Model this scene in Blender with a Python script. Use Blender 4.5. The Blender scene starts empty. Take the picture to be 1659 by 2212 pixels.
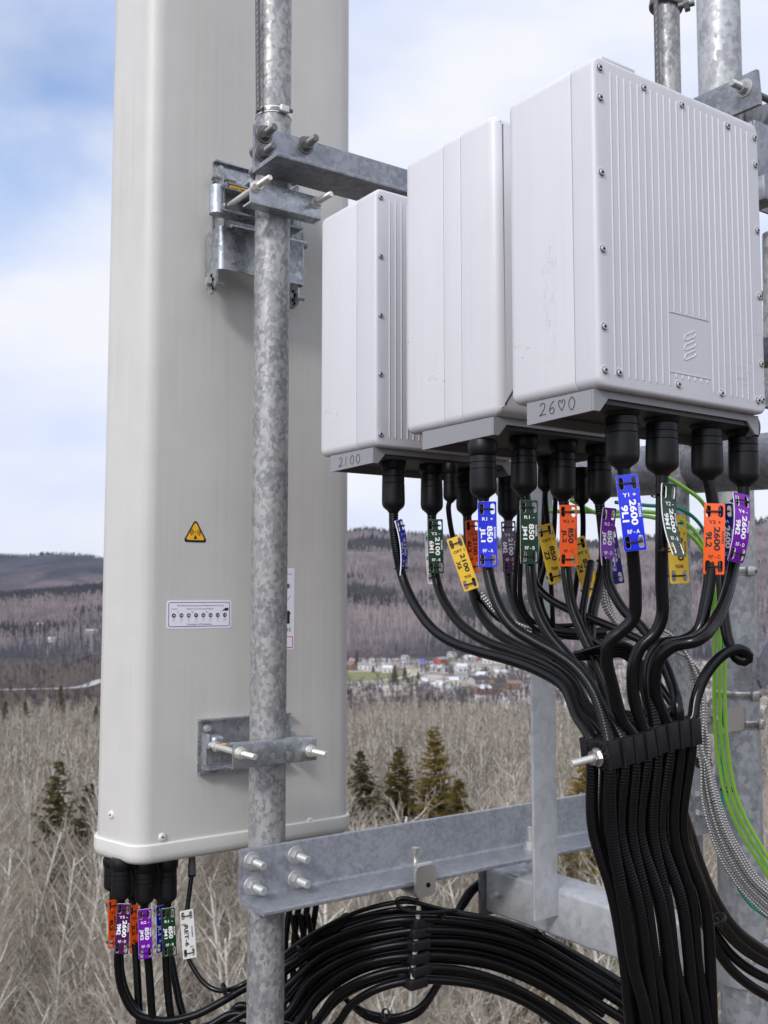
import bpy, bmesh, math, random
import numpy as np
from mathutils import Vector, Matrix, noise as mnoise

R = math.radians
scene = bpy.context.scene
COL = scene.collection
rng = random.Random(7)

# ------------------------------------------------------------------ camera
F = 2194.0                      # focal length in units of a 1659-wide picture
CX, CY = 829.5, 1106.0
PITCH = R(4.634)
cam_data = bpy.data.cameras.new("camera")
cam_data.sensor_fit = 'HORIZONTAL'
cam_data.sensor_width = 24.0
cam_data.lens = 24.0 * F / 1659.0
cam_data.clip_start = 0.05
cam_data.clip_end = 30000
cam_data.dof.use_dof = True
cam_data.dof.focus_distance = 1.6
cam_data.dof.aperture_fstop = 10.0
cam = bpy.data.objects.new("camera", cam_data)
COL.objects.link(cam)
cam.location = (0, 0, 0)
cam.rotation_euler = (R(90) + PITCH, 0, 0)
scene.camera = cam
scene.view_settings.view_transform = 'Standard'
scene.view_settings.look = 'None'
scene.view_settings.exposure = 0.36
scene.view_settings.gamma = 1.0

# ------------------------------------------------------------------ sky and sun
SUN_EL, SUN_AZ = R(34), R(-150)      # azimuth from +Y towards +X: behind the camera, to the left
sd = Vector((math.sin(SUN_AZ) * math.cos(SUN_EL), math.cos(SUN_AZ) * math.cos(SUN_EL), math.sin(SUN_EL)))
world = bpy.data.worlds.new("World")
scene.world = world
world.use_nodes = True


def build_world():
    nt = world.node_tree
    nt.nodes.clear()
    N = nt.nodes.new
    L = nt.links.new
    out = N('ShaderNodeOutputWorld')
    bg = N('ShaderNodeBackground')
    sky = N('ShaderNodeTexSky')
    sky.sky_type = 'NISHITA'
    sky.sun_disc = False
    sky.sun_elevation = SUN_EL
    sky.sun_rotation = SUN_AZ
    sky.altitude = 300
    sky.air_density = 1.3
    sky.dust_density = 0.6
    sky.ozone_density = 2.5
    tc = N('ShaderNodeTexCoord')
    mp = N('ShaderNodeMapping')
    mp.inputs['Scale'].default_value = (1.0, 1.0, 2.4)
    L(tc.outputs['Generated'], mp.inputs['Vector'])
    n1 = N('ShaderNodeTexNoise')
    n1.inputs['Scale'].default_value = 1.9
    n1.inputs['Detail'].default_value = 7
    n1.inputs['Roughness'].default_value = 0.52
    n1.inputs['Distortion'].default_value = 0.35
    L(mp.outputs[0], n1.inputs['Vector'])
    # more cloud low down and away from the open blue gap on the left
    dot = N('ShaderNodeVectorMath')
    dot.operation = 'DOT_PRODUCT'
    g = Vector((-0.46, 0.80, 0.52)).normalized()
    dot.inputs[1].default_value = g
    L(tc.outputs['Generated'], dot.inputs[0])
    mr = N('ShaderNodeMapRange')
    mr.inputs['From Min'].default_value = 0.88
    mr.inputs['From Max'].default_value = 0.995
    mr.inputs['To Min'].default_value = 0.30
    mr.inputs['To Max'].default_value = 0.0
    L(dot.outputs['Value'], mr.inputs['Value'])
    add = N('ShaderNodeMath')
    add.operation = 'ADD'
    L(n1.outputs['Fac'], add.inputs[0])
    L(mr.outputs[0], add.inputs[1])
    ramp = N('ShaderNodeMapRange')
    ramp.interpolation_type = 'SMOOTHSTEP'
    ramp.inputs['From Min'].default_value = 0.26
    ramp.inputs['From Max'].default_value = 0.74
    L(add.outputs[0], ramp.inputs['Value'])
    n2 = N('ShaderNodeTexNoise')
    n2.inputs['Scale'].default_value = 3.6
    n2.inputs['Detail'].default_value = 6
    L(mp.outputs[0], n2.inputs['Vector'])
    cr = N('ShaderNodeValToRGB')
    cr.color_ramp.elements[0].position = 0.36
    cr.color_ramp.elements[0].color = (0.55, 0.615, 0.79, 1)
    cr.color_ramp.elements[1].position = 0.62
    cr.color_ramp.elements[1].color = (0.715, 0.73, 0.775, 1)
    L(n2.outputs['Fac'], cr.inputs[0])
    sm = N('ShaderNodeVectorMath')
    sm.operation = 'SCALE'
    sm.inputs['Scale'].default_value = 0.13
    tint = mixcol(N, L, 1.0, sky.outputs[0], (1.02, 1.04, 1.20), 'MULTIPLY')
    L(tint, sm.inputs[0])
    mix = N('ShaderNodeMix')
    mix.data_type = 'RGBA'
    L(ramp.outputs[0], mix.inputs['Factor'])
    L(sm.outputs[0], mix.inputs['A'])
    L(cr.outputs[0], mix.inputs['B'])
    # added sky brightness round the sun, behind the viewer, to light the scene
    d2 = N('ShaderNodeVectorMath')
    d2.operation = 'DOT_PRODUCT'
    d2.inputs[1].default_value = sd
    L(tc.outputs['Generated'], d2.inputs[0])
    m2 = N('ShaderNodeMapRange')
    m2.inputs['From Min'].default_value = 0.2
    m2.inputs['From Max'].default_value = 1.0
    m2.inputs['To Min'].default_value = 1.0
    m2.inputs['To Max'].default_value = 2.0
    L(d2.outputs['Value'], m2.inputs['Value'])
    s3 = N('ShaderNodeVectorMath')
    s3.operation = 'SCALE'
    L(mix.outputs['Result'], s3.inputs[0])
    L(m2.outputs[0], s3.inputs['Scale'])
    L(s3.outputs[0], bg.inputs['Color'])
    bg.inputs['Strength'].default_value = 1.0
    L(bg.outputs[0], out.inputs['Surface'])


sun_data = bpy.data.lights.new("sun", 'SUN')
sun_data.energy = 1.5
sun_data.angle = R(11)
sun_data.color = (1.0, 0.955, 0.90)
sun = bpy.data.objects.new("sun", sun_data)
COL.objects.link(sun)
sun.rotation_euler = (-sd).to_track_quat('-Z', 'Y').to_euler()

# ------------------------------------------------------------------ geometry of the place
PSI = R(35.3)                        # the tower frame is turned this much
PC, PS = math.cos(PSI), math.sin(PSI)
cP, sP = math.cos(PITCH), math.sin(PITCH)
U = Vector((PC, PS, 0))              # along the frame, away to the right
Wv = Vector((-PS, PC, 0))            # away to the left
UP = Vector((0, 0, 1))


def ray(dx, dy):
    X = (dx - CX) / F
    Z = (CY - dy) / F
    y = cP - sP * Z
    z = sP + cP * Z
    return X / y, z / y


def P(dx, dy, d):
    x, z = ray(dx, dy)
    return Vector((x * d, d, z * d))


def fr(a, b, z):
    return Vector((a * PC - b * PS, a * PS + b * PC, z))


def PB(dx, dy, b):
    """where a sight line meets the vertical plane at distance b across the frame: a, z"""
    x, z = ray(dx, dy)
    t = b / (PC - x * PS)
    return t * (x * PC + PS), t * z


def PBv(dx, dy, b):
    a, z = PB(dx, dy, b)
    return fr(a, b, z)


# ------------------------------------------------------------------ materials
MATS = {}


def mat(name, color, rough=0.5, metal=0.0, spec=0.5, coat=0.0):
    m = bpy.data.materials.new(name)
    m.use_nodes = True
    b = m.node_tree.nodes['Principled BSDF']
    b.inputs['Base Color'].default_value = (*color, 1)
    b.inputs['Roughness'].default_value = rough
    b.inputs['Metallic'].default_value = metal
    b.inputs['Specular IOR Level'].default_value = spec
    b.inputs['Coat Weight'].default_value = coat
    MATS[name] = m
    return m


def nodes(m):
    nt = m.node_tree
    return nt, nt.nodes['Principled BSDF'], nt.nodes.new, nt.links.new


def ramp(N, L, src, stops):
    r = N('ShaderNodeValToRGB')
    e = r.color_ramp.elements
    e[0].position, e[0].color = stops[0][0], (*stops[0][1], 1)
    e[1].position, e[1].color = stops[-1][0], (*stops[-1][1], 1)
    for p, c in stops[1:-1]:
        k = e.new(p)
        k.color = (*c, 1)
    L(src, r.inputs[0])
    return r


def texnoise(N, L, vec, scale, detail=4, rough=0.5, dist=0.0):
    n = N('ShaderNodeTexNoise')
    n.inputs['Scale'].default_value = scale
    n.inputs['Detail'].default_value = detail
    n.inputs['Roughness'].default_value = rough
    n.inputs['Distortion'].default_value = dist
    L(vec, n.inputs['Vector'])
    return n


def mixcol(N, L, fac, a, b, mode='MIX'):
    x = N('ShaderNodeMix')
    x.data_type = 'RGBA'
    x.blend_type = mode
    for s, v in (('Factor', fac), ('A', a), ('B', b)):
        if isinstance(v, (int, float)):
            x.inputs[s].default_value = v
        elif isinstance(v, tuple):
            x.inputs[s].default_value = (*v, 1)
        else:
            L(v, x.inputs[s])
    return x.outputs['Result']


build_world()


def galv(name, lo, mid, hi, scale=70, metal=0.45, rough=0.42, warm=0.0, stretch=1.0):
    """hot-dip galvanised steel: crystal spangle, dull and bright patches"""
    m = mat(name, mid, rough, metal)
    nt, b, N, L = nodes(m)
    tc = N('ShaderNodeTexCoord')
    mp = N('ShaderNodeMapping')
    mp.inputs['Scale'].default_value = (1, 1, 1 / stretch)
    L(tc.outputs['Object'], mp.inputs['Vector'])
    nz = texnoise(N, L, mp.outputs[0], scale * 1.1, 4, 0.7)
    off = N('ShaderNodeVectorMath')
    off.operation = 'SCALE'
    off.inputs['Scale'].default_value = 2.2 / scale
    L(nz.outputs['Color'], off.inputs[0])
    ad = N('ShaderNodeVectorMath')
    ad.operation = 'ADD'
    L(mp.outputs[0], ad.inputs[0])
    L(off.outputs[0], ad.inputs[1])
    v = N('ShaderNodeTexVoronoi')
    v.inputs['Scale'].default_value = scale
    L(ad.outputs[0], v.inputs['Vector'])
    sep = N('ShaderNodeSeparateColor')
    L(v.outputs['Color'], sep.inputs[0])
    big = texnoise(N, L, mp.outputs[0], scale * 0.16, 4, 0.6)
    fine = texnoise(N, L, tc.outputs['Object'], 420, 3, 0.7)
    a1 = N('ShaderNodeMath')
    a1.operation = 'MULTIPLY_ADD'
    L(sep.outputs[0], a1.inputs[0])
    a1.inputs[1].default_value = 0.55
    L(big.outputs['Fac'], a1.inputs[2])
    a2 = N('ShaderNodeMath')
    a2.operation = 'MULTIPLY_ADD'
    L(fine.outputs['Fac'], a2.inputs[0])
    a2.inputs[1].default_value = 0.16
    L(a1.outputs[0], a2.inputs[2])
    cr = ramp(N, L, a2.outputs[0], [(0.45, lo), (0.74, mid), (1.0, hi)])
    L(cr.outputs[0], b.inputs['Base Color'])
    rr = N('ShaderNodeMapRange')
    rr.inputs['To Min'].default_value = rough - 0.10
    rr.inputs['To Max'].default_value = rough + 0.16
    L(sep.outputs[1], rr.inputs['Value'])
    L(rr.outputs[0], b.inputs['Roughness'])
    bp = N('ShaderNodeBump')
    bp.inputs['Strength'].default_value = 0.12
    bp.inputs['Distance'].default_value = 0.001
    L(a2.outputs[0], bp.inputs['Height'])
    L(bp.outputs[0], b.inputs['Normal'])
    return m


galv('galv_pole', (0.17, 0.175, 0.185), (0.235, 0.236, 0.24), (0.37, 0.363, 0.35), 150, 0.35, 0.45, stretch=1.4)
galv('galv_leg', (0.25, 0.255, 0.265), (0.325, 0.33, 0.34), (0.44, 0.445, 0.45), 75, 0.3, 0.46, stretch=1.2)
galv('galv_pale', (0.37, 0.38, 0.395), (0.42, 0.43, 0.445), (0.475, 0.485, 0.50), 60, 0.35, 0.45)
galv('galv_beam', (0.265, 0.28, 0.31), (0.305, 0.32, 0.35), (0.365, 0.38, 0.41), 150, 0.55, 0.40)
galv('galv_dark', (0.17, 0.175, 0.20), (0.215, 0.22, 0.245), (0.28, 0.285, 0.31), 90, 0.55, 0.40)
galv('galv_bracket', (0.27, 0.285, 0.30), (0.34, 0.36, 0.38), (0.45, 0.47, 0.49), 80, 0.75, 0.28)
mat('bolt_grey', (0.42, 0.42, 0.41), 0.45, 0.4)
mat('bolt_dark', (0.16, 0.155, 0.155), 0.5, 0.5)
mat('bolt_bright', (0.66, 0.65, 0.60), 0.35, 0.6)
mat('stainless', (0.60, 0.585, 0.555), 0.28, 0.9)
mat('black_rubber', (0.007, 0.007, 0.008), 0.42, 0, 0.28)
mat('cable_black', (0.0040, 0.0040, 0.0046), 0.22, 0, 0.26)
mat('tie_black', (0.008, 0.008, 0.009), 0.4)
mat('block_black', (0.009, 0.009, 0.0105), 0.5, 0, 0.28)
mat('dark_hole', (0.006, 0.006, 0.006), 0.9, 0, 0.1)
mat('skirt_grey', (0.25, 0.25, 0.262), 0.5)
mat('plate_dark', (0.05, 0.05, 0.055), 0.6)
mat('scuff_grey', (0.40, 0.39, 0.40), 0.6)
mat('pencil', (0.06, 0.055, 0.05), 0.8, 0, 0.1)
mat('sticker_yellow', (0.85, 0.44, 0.02), 0.4)
mat('sticker_black', (0.01, 0.01, 0.01), 0.45)
mat('sticker_white', (0.80, 0.78, 0.86), 0.4)
mat('sticker_purple', (0.13, 0.03, 0.17), 0.4)
mat('sticker_red', (0.6, 0.04, 0.05), 0.4)
mat('ink_grey', (0.22, 0.21, 0.24), 0.6)
mat('tag_blue', (0.004, 0.016, 0.60), 0.26)
mat('tag_navy', (0.006, 0.010, 0.20), 0.3)
mat('tag_green', (0.006, 0.038, 0.014), 0.26)
mat('tag_orange', (0.86, 0.105, 0.008), 0.3)
mat('tag_purple', (0.105, 0.006, 0.21), 0.26)
mat('tag_plum', (0.066, 0.006, 0.072), 0.26)
mat('tag_violet', (0.175, 0.006, 0.36), 0.26)
mat('tag_yellow', (0.95, 0.61, 0.06), 0.32)
mat('tag_white', (0.76, 0.75, 0.72), 0.35)
mat('letter_white', (0.86, 0.86, 0.86), 0.4)
mat('letter_black', (0.008, 0.008, 0.008), 0.5)
mat('green_lime', (0.30, 0.62, 0.065), 0.34)
mat('green_mid', (0.09, 0.22, 0.045), 0.38)
mat('green_deep', (0.02, 0.13, 0.05), 0.38)
mat('green_teal', (0.0, 0.25, 0.16), 0.35)
mat('hose_metal', (0.44, 0.43, 0.41), 0.36, 0.9)


def painted(name, col, rough, speck, scuffs=0.0, bump=0.05, runs=0.0):
    m = mat(name, col, rough)
    nt, b, N, L = nodes(m)
    tc = N('ShaderNodeTexCoord')
    n = texnoise(N, L, tc.outputs['Object'], 9, 5, 0.6)
    dark = tuple(c * (1 - speck) for c in col)
    cr = ramp(N, L, n.outputs['Fac'], [(0.3, dark), (0.7, col)])
    res = cr.outputs[0]
    if scuffs:
        mp = N('ShaderNodeMapping')
        mp.inputs['Scale'].default_value = (60, 60, 190)
        mp.inputs['Rotation'].default_value = (0.15, 0.1, 0.3)
        L(tc.outputs['Object'], mp.inputs['Vector'])
        s = texnoise(N, L, mp.outputs[0], 1.0, 4, 0.65)
        z = texnoise(N, L, tc.outputs['Object'], 5.5, 2, 0.5)
        mu = N('ShaderNodeMath')
        mu.operation = 'MULTIPLY'
        L(s.outputs['Fac'], mu.inputs[0])
        L(z.outputs['Fac'], mu.inputs[1])
        k = N('ShaderNodeMapRange')
        k.inputs['From Min'].default_value = 0.405
        k.inputs['From Max'].default_value = 0.47
        k.inputs['To Max'].default_value = scuffs
        L(mu.outputs[0], k.inputs['Value'])
        res = mixcol(N, L, k.outputs[0], res, tuple(c * 0.45 for c in col))
    if runs:                       # thin rain runs and dust
        mp2 = N('ShaderNodeMapping')
        mp2.inputs['Scale'].default_value = (85, 85, 1.6)
        L(tc.outputs['Object'], mp2.inputs['Vector'])
        s2 = texnoise(N, L, mp2.outputs[0], 1.0, 5, 0.6, 0.2)
        w2 = texnoise(N, L, tc.outputs['Object'], 3.2, 3, 0.6)
        m3 = N('ShaderNodeMath')
        m3.operation = 'MULTIPLY'
        L(s2.outputs['Fac'], m3.inputs[0])
        L(w2.outputs['Fac'], m3.inputs[1])
        k3 = N('ShaderNodeMapRange')
        k3.inputs['From Min'].default_value = 0.22
        k3.inputs['From Max'].default_value = 0.42
        k3.inputs['To Max'].default_value = runs
        L(m3.outputs[0], k3.inputs['Value'])
        res = mixcol(N, L, k3.outputs[0], res, (0.26, 0.235, 0.20))
    L(res, b.inputs['Base Color'])
    f = texnoise(N, L, tc.outputs['Object'], 900, 2, 0.5)
    bp = N('ShaderNodeBump')
    bp.inputs['Strength'].default_value = bump
    bp.inputs['Distance'].default_value = 0.0006
    L(f.outputs['Fac'], bp.inputs['Height'])
    L(bp.outputs[0], b.inputs['Normal'])
    return m


painted('radio_white', (0.615, 0.61, 0.628), 0.42, 0.04, 0.6, 0.10, 0.07)
painted('radio_front', (0.58, 0.577, 0.606), 0.42, 0.04, 0.3, 0.10, 0.10)
painted('antenna_shell', (0.555, 0.54, 0.505), 0.40, 0.06, 0.0, 0.5, 0.14)
painted('antenna_cap', (0.65, 0.635, 0.595), 0.38, 0.03, 0.0, 0.05)

# ------------------------------------------------------------------ mesh helpers
ROOTM = {}


class MB:
    """collects shapes in world coordinates and links them as ONE mesh object"""

    def __init__(s):
        s.v, s.f, s.m = [], [], []

    def add(s, vs, fs, mi=0, M=None):
        o = len(s.v)
        if M is not None:
            vs = [M @ Vector(p) for p in vs]
        s.v.extend([tuple(p) for p in vs])
        s.f.extend([tuple(i + o for i in f) for f in fs])
        s.m.extend([mi] * len(fs))
        return s

    def bm(s, bm, M=None, mi=0):
        bm.verts.index_update()
        s.add([v.co.copy() for v in bm.verts], [[v.index for v in f.verts] for f in bm.faces], mi, M)
        bm.free()
        return s

    def box(s, lo, hi, M=None, mi=0, bev=0.0, seg=2):
        bm = bmesh.new()
        bmesh.ops.create_cube(bm, size=1)
        for v in bm.verts:
            v.co = Vector([lo[i] + (hi[i] - lo[i]) * (v.co[i] + 0.5) for i in range(3)])
        if bev:
            bmesh.ops.bevel(bm, geom=bm.edges[:], offset=bev, segments=seg, profile=0.5, affect='EDGES')
        return s.bm(bm, M, mi)

    def prism(s, poly, lo, hi, M=None, mi=0, axis=2):
        """poly in the two other axes, pushed along axis from lo to hi"""
        n = len(poly)
        ar = sum(poly[i][0] * poly[(i + 1) % n][1] - poly[(i + 1) % n][0] * poly[i][1] for i in range(n))
        if ar < 0:
            poly = poly[::-1]

        def put(p, h):
            if axis == 2:
                return (p[0], p[1], h)
            if axis == 0:
                return (h, p[0], p[1])
            return (p[0], h, p[1])
        vs = [put(p, lo) for p in poly] + [put(p, hi) for p in poly]
        fs = [tuple(range(n))[::-1], tuple(range(n, 2 * n))] + [(i, (i + 1) % n, n + (i + 1) % n, n + i) for i in range(n)]
        if axis == 1:
            fs = [f[::-1] for f in fs]
        return s.add(vs, fs, mi, M)

    def lathe(s, prof, M=None, n=20, mi=0, cap=True):
        """prof: (radius, z) from bottom or top; about local z"""
        vs, fs = [], []
        for r, z in prof:
            for k in range(n):
                t = 2 * math.pi * k / n
                vs.append((r * math.cos(t), r * math.sin(t), z))
        up = prof[-1][1] > prof[0][1]
        for i in range(len(prof) - 1):
            for k in range(n):
                q = (i * n + k, i * n + (k + 1) % n, (i + 1) * n + (k + 1) % n, (i + 1) * n + k)
                fs.append(q if up else q[::-1])
        if cap:
            c0 = tuple(range(n))
            c1 = tuple(range((len(prof) - 1) * n, len(prof) * n))
            fs += [c0[::-1] if up else c0, c1 if up else c1[::-1]]
        return s.add(vs, fs, mi, M)

    def cyl(s, p0, p1, r, n=16, mi=0, r1=None):
        return s.lathe([(r, 0), (r if r1 is None else r1, (Vector(p1) - Vector(p0)).length)], aim(p0, p1), n, mi)

    def tube(s, pts, rad, n=10, mi=0, closed=False, cap=True):
        pts = np.asarray([tuple(p) for p in pts], float)
        m = len(pts)
        rad = np.full(m, rad) if np.isscalar(rad) else np.asarray(rad)
        if closed:
            tg = np.roll(pts, -1, 0) - np.roll(pts, 1, 0)
        else:
            tg = np.gradient(pts, axis=0)
        tg /= np.linalg.norm(tg, axis=1)[:, None] + 1e-12
        nn = np.zeros((m, 3))
        a = np.array([0, 0, 1.0]) if abs(tg[0][2]) < 0.9 else np.array([1.0, 0, 0])
        cur = a - tg[0] * a.dot(tg[0])
        cur /= np.linalg.norm(cur)
        for i in range(m):
            cur = cur - tg[i] * cur.dot(tg[i])
            cur /= np.linalg.norm(cur) + 1e-12
            nn[i] = cur
        bb = np.cross(tg, nn)
        t = np.arange(n) * 2 * math.pi / n
        vs = pts[:, None, :] + rad[:, None, None] * (np.cos(t)[None, :, None] * nn[:, None, :] + np.sin(t)[None, :, None] * bb[:, None, :])
        o = len(s.v)
        s.v.extend(map(tuple, vs.reshape(-1, 3).tolist()))
        i = np.arange(m if closed else m - 1)[:, None] * n
        k = np.arange(n)[None, :]
        k2 = (k + 1) % n
        i2 = (i + n) % (m * n)
        q = np.stack([i + k, i + k2, i2 + k2, i2 + k], -1).reshape(-1, 4) + o
        fl = list(map(tuple, q.tolist()))
        if cap and not closed:
            fl.append(tuple(range(o + n - 1, o - 1, -1)))
            fl.append(tuple(range(o + (m - 1) * n, o + m * n)))
        s.f.extend(fl)
        s.m.extend([mi] * len(fl))
        return s

    def mesh(s, name, mats, smooth=True, angle=35, M=None):
        me = bpy.data.meshes.new(name)
        vs = s.v if M is None else [tuple(M @ Vector(p)) for p in s.v]
        me.from_pydata(vs, [], s.f)
        for x in mats:
            me.materials.append(MATS[x])
        if len(mats) > 1:
            me.polygons.foreach_set('material_index', s.m)
        if smooth:
            me.polygons.foreach_set('use_smooth', [True] * len(me.polygons))
            if angle:
                me.set_sharp_from_angle(angle=R(angle))
        me.update()
        return me

    def build(s, name, mats, parent=None, smooth=True, angle=35, **tags):
        if isinstance(mats, str):
            mats = [mats]
        M = None
        if parent is not None:
            M = ROOTM[parent.name].inverted()
        me = s.mesh(name, mats, smooth, angle, M)
        ob = bpy.data.objects.new(name, me)
        COL.objects.link(ob)
        if parent is not None:
            ob.parent = parent
            ROOTM[ob.name] = ROOTM[parent.name]
        else:
            ROOTM[ob.name] = Matrix.Identity(4)
        for k, v in tags.items():
            ob[k] = v
        return ob


def aim(p0, p1):
    p0, p1 = Vector(p0), Vector(p1)
    return Matrix.Translation(p0) @ (p1 - p0).to_track_quat('Z', 'Y').to_matrix().to_4x4()


def thing(name, label, cat, loc=(0, 0, 0), rz=0.0, group=None, M=None):
    o = bpy.data.objects.new(name, None)
    o.empty_display_size = 0.05
    COL.objects.link(o)
    if M is None:
        M = Matrix.Translation(Vector(loc)) @ Matrix.Rotation(rz, 4, 'Z')
    o.matrix_basis = M
    ROOTM[o.name] = M
    tag(o, label, cat, group)
    return o


def tag(o, label, cat, group=None):
    o['label'] = label
    o['category'] = cat
    if group:
        o['group'] = group
    return o


def inst(me, name, parent, M):
    """one more part that shares its mesh with its twins"""
    ob = bpy.data.objects.new(name, me)
    COL.objects.link(ob)
    ob.parent = parent
    ob.matrix_basis = ROOTM[parent.name].inverted() @ M
    ROOTM[ob.name] = ROOTM[parent.name]
    return ob


def FR(a, b, z):
    """local axes: x along the frame, y away across it, z up"""
    return Matrix.Translation(fr(a, b, z)) @ Matrix.Rotation(PSI, 4, 'Z')


FRAME = FR(0, 0, 0)                  # so that (a, b, z) are the coordinates


def spline(pts, step=0.006):
    """centripetal Catmull-Rom through the points, resampled evenly"""
    p = np.asarray([tuple(q) for q in pts], float)
    p = np.vstack([2 * p[0] - p[1], p, 2 * p[-1] - p[-2]])
    out = []
    for i in range(1, len(p) - 2):
        p0, p1, p2, p3 = p[i - 1:i + 3]
        t0 = 0
        t1 = t0 + max(np.linalg.norm(p1 - p0), 1e-6) ** 0.5
        t2 = t1 + max(np.linalg.norm(p2 - p1), 1e-6) ** 0.5
        t3 = t2 + max(np.linalg.norm(p3 - p2), 1e-6) ** 0.5
        t = np.linspace(t1, t2, 16, endpoint=False)[:, None]
        A1 = (t1 - t) / (t1 - t0) * p0 + (t - t0) / (t1 - t0) * p1
        A2 = (t2 - t) / (t2 - t1) * p1 + (t - t1) / (t2 - t1) * p2
        A3 = (t3 - t) / (t3 - t2) * p2 + (t - t2) / (t3 - t2) * p3
        B1 = (t2 - t) / (t2 - t0) * A1 + (t - t0) / (t2 - t0) * A2
        B2 = (t3 - t) / (t3 - t1) * A2 + (t - t1) / (t3 - t1) * A3
        out.append((t2 - t) / (t2 - t1) * B1 + (t - t1) / (t2 - t1) * B2)
    out.append(p[-2][None, :])
    c = np.vstack(out)
    for _ in range(2):
        c[1:-1] = 0.25 * c[:-2] + 0.5 * c[1:-1] + 0.25 * c[2:]
    d = np.r_[0, np.cumsum(np.linalg.norm(np.diff(c, axis=0), axis=1))]
    m = max(4, int(d[-1] / step))
    s = np.linspace(0, d[-1], m)
    return np.stack([np.interp(s, d, c[:, k]) for k in range(3)], 1), s


def corrugated(mb, pts, r, pitch=0.0042, depth=0.042, n=12, mi=0, smooth_to=0.0):
    c, s = spline(pts, pitch / 4)
    depth = depth * np.clip((s - smooth_to) / 0.06, 0.0, 1.0) if smooth_to else depth
    ph = np.arange(len(s)) % 4
    rad = r * np.where(ph == 0, 1 - depth * 1.6, np.where((ph == 1) | (ph == 3), 1 - depth * 0.35, 1.0))
    mb.tube(c, rad, n, mi)
    return c


_txt = {}


def text_mesh(body, bold=0.0):
    key = (body, bold)
    if key not in _txt:
        cu = bpy.data.curves.new("lettering", 'FONT')
        cu.body = body
        cu.align_x = 'CENTER'
        cu.align_y = 'CENTER'
        cu.offset = bold
        cu.resolution_u = 3
        ob = bpy.data.objects.new("lettering", cu)
        COL.objects.link(ob)
        dg = bpy.context.evaluated_depsgraph_get()
        me = bpy.data.meshes.new_from_object(ob.evaluated_get(dg))
        vs = [v.co.copy() for v in me.vertices]
        fs = [tuple(p.vertices) for p in me.polygons]
        bpy.data.objects.remove(ob)
        bpy.data.curves.remove(cu)
        bpy.data.meshes.remove(me)
        xs = [v.x for v in vs] or [0]
        ys = [v.y for v in vs] or [0]
        cx, cy = (max(xs) + min(xs)) / 2, (max(ys) + min(ys)) / 2
        w, h = max(xs) - min(xs) or 1, max(ys) - min(ys) or 1
        vs = [((v.x - cx) / w, (v.y - cy) / h) for v in vs]
        _txt[key] = (vs, fs)
    return _txt[key]


def put_text(mb, body, cx, cz, length, height, M, mi=0, rot=0.0, y=0.0, bold=0.02, thick=0.00025):
    """raised lettering on a face that looks along local -y; x right, z up; rot turns it clockwise"""
    vs, fs = text_mesh(body, bold)
    c, s = math.cos(-rot), math.sin(-rot)
    n = len(vs)

    def q(v, yy):
        a, b = v[0] * length, v[1] * height
        return (cx + a * c - b * s, yy, cz + a * s + b * c)
    V = [q(v, y - thick) for v in vs]
    mb.add(V, [f for f in fs], mi, M)


def rrect(w, h, r, n=5, cx=0, cy=0):
    out = []
    for sx, sy, a0 in ((1, 1, 0), (-1, 1, 90), (-1, -1, 180), (1, -1, 270)):
        for k in range(n + 1):
            t = R(a0 + 90 * k / n)
            out.append((cx + sx * (w / 2 - r) + r * math.cos(t), cy + sy * (h / 2 - r) + r * math.sin(t)))
    return out


def holed_plate(outer, holes, thick, bevel):
    """flat plate with true holes, from a filled 2D outline; returns verts, faces (x, y, z thickness)"""
    cu = bpy.data.curves.new("plate", 'CURVE')
    cu.dimensions = '2D'
    cu.fill_mode = 'BOTH'
    cu.extrude = thick / 2 - bevel
    cu.bevel_depth = bevel
    cu.bevel_resolution = 1
    cu.offset = -bevel
    for lp in [outer] + holes:
        sp = cu.splines.new('POLY')
        sp.points.add(len(lp) - 1)
        for p, q in zip(sp.points, lp):
            p.co = (q[0], q[1], 0, 1)
        sp.use_cyclic_u = True
    ob = bpy.data.objects.new("plate", cu)
    COL.objects.link(ob)
    dg = bpy.context.evaluated_depsgraph_get()
    me = bpy.data.meshes.new_from_object(ob.evaluated_get(dg))
    vs = [tuple(v.co) for v in me.vertices]
    fs = [tuple(p.vertices) for p in me.polygons]
    nz = [p.normal.z for p in me.polygons]
    bpy.data.objects.remove(ob)
    bpy.data.curves.remove(cu)
    bpy.data.meshes.remove(me)
    return vs, fs, nz


# shared bolt shapes (local z points out of the surface)
def hexa(r, z0, z1):
    return [(r * math.cos(R(60 * k)), r * math.sin(R(60 * k))) for k in range(6)], z0, z1


def bolt_mb(r=0.008, stick=0.03, washer=0.018, nut=0.0135, nuts=1, nh=0.0125):
    m = MB()
    m.lathe([(washer, 0), (washer, 0.0022), (washer * 0.96, 0.003), (nut * 0.95, 0.003)], n=24)
    m.lathe([(nut * 1.02, 0.003), (nut * 1.02, 0.0055)], n=20)
    z = 0.0055
    for _ in range(nuts):
        p, a, b = hexa(nut, z, z + nh)
        m.prism(p, a, b)
        z += nh
    pr = [(r, 0)]
    k = z
    while k < z + stick:
        pr += [(r, k), (r * 0.9, k + 0.0008)]
        k += 0.0016
    pr += [(r, z + stick), (r * 0.8, z + stick + 0.0015)]
    m.lathe(pr, n=14)
    return m


BOLT = bolt_mb().mesh('bolt', ['bolt_grey'])
BOLT_DARK = bolt_mb(0.008, 0.026, 0.019, 0.0135).mesh('bolt', ['bolt_dark'])
BOLT_LONG = bolt_mb(0.0062, 0.042, 0.0125, 0.0105, 1, 0.010).mesh('threaded_rod', ['bolt_bright'])
TOM = Matrix.Rotation(R(90), 4, 'X')          # local z -> -y (towards the viewer side of the frame)
# ================================================================== antenna
AB = 2.024                          # plane of the antenna's rear face
PB_POLE = 1.842
POLE_A = 1.0155


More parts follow.
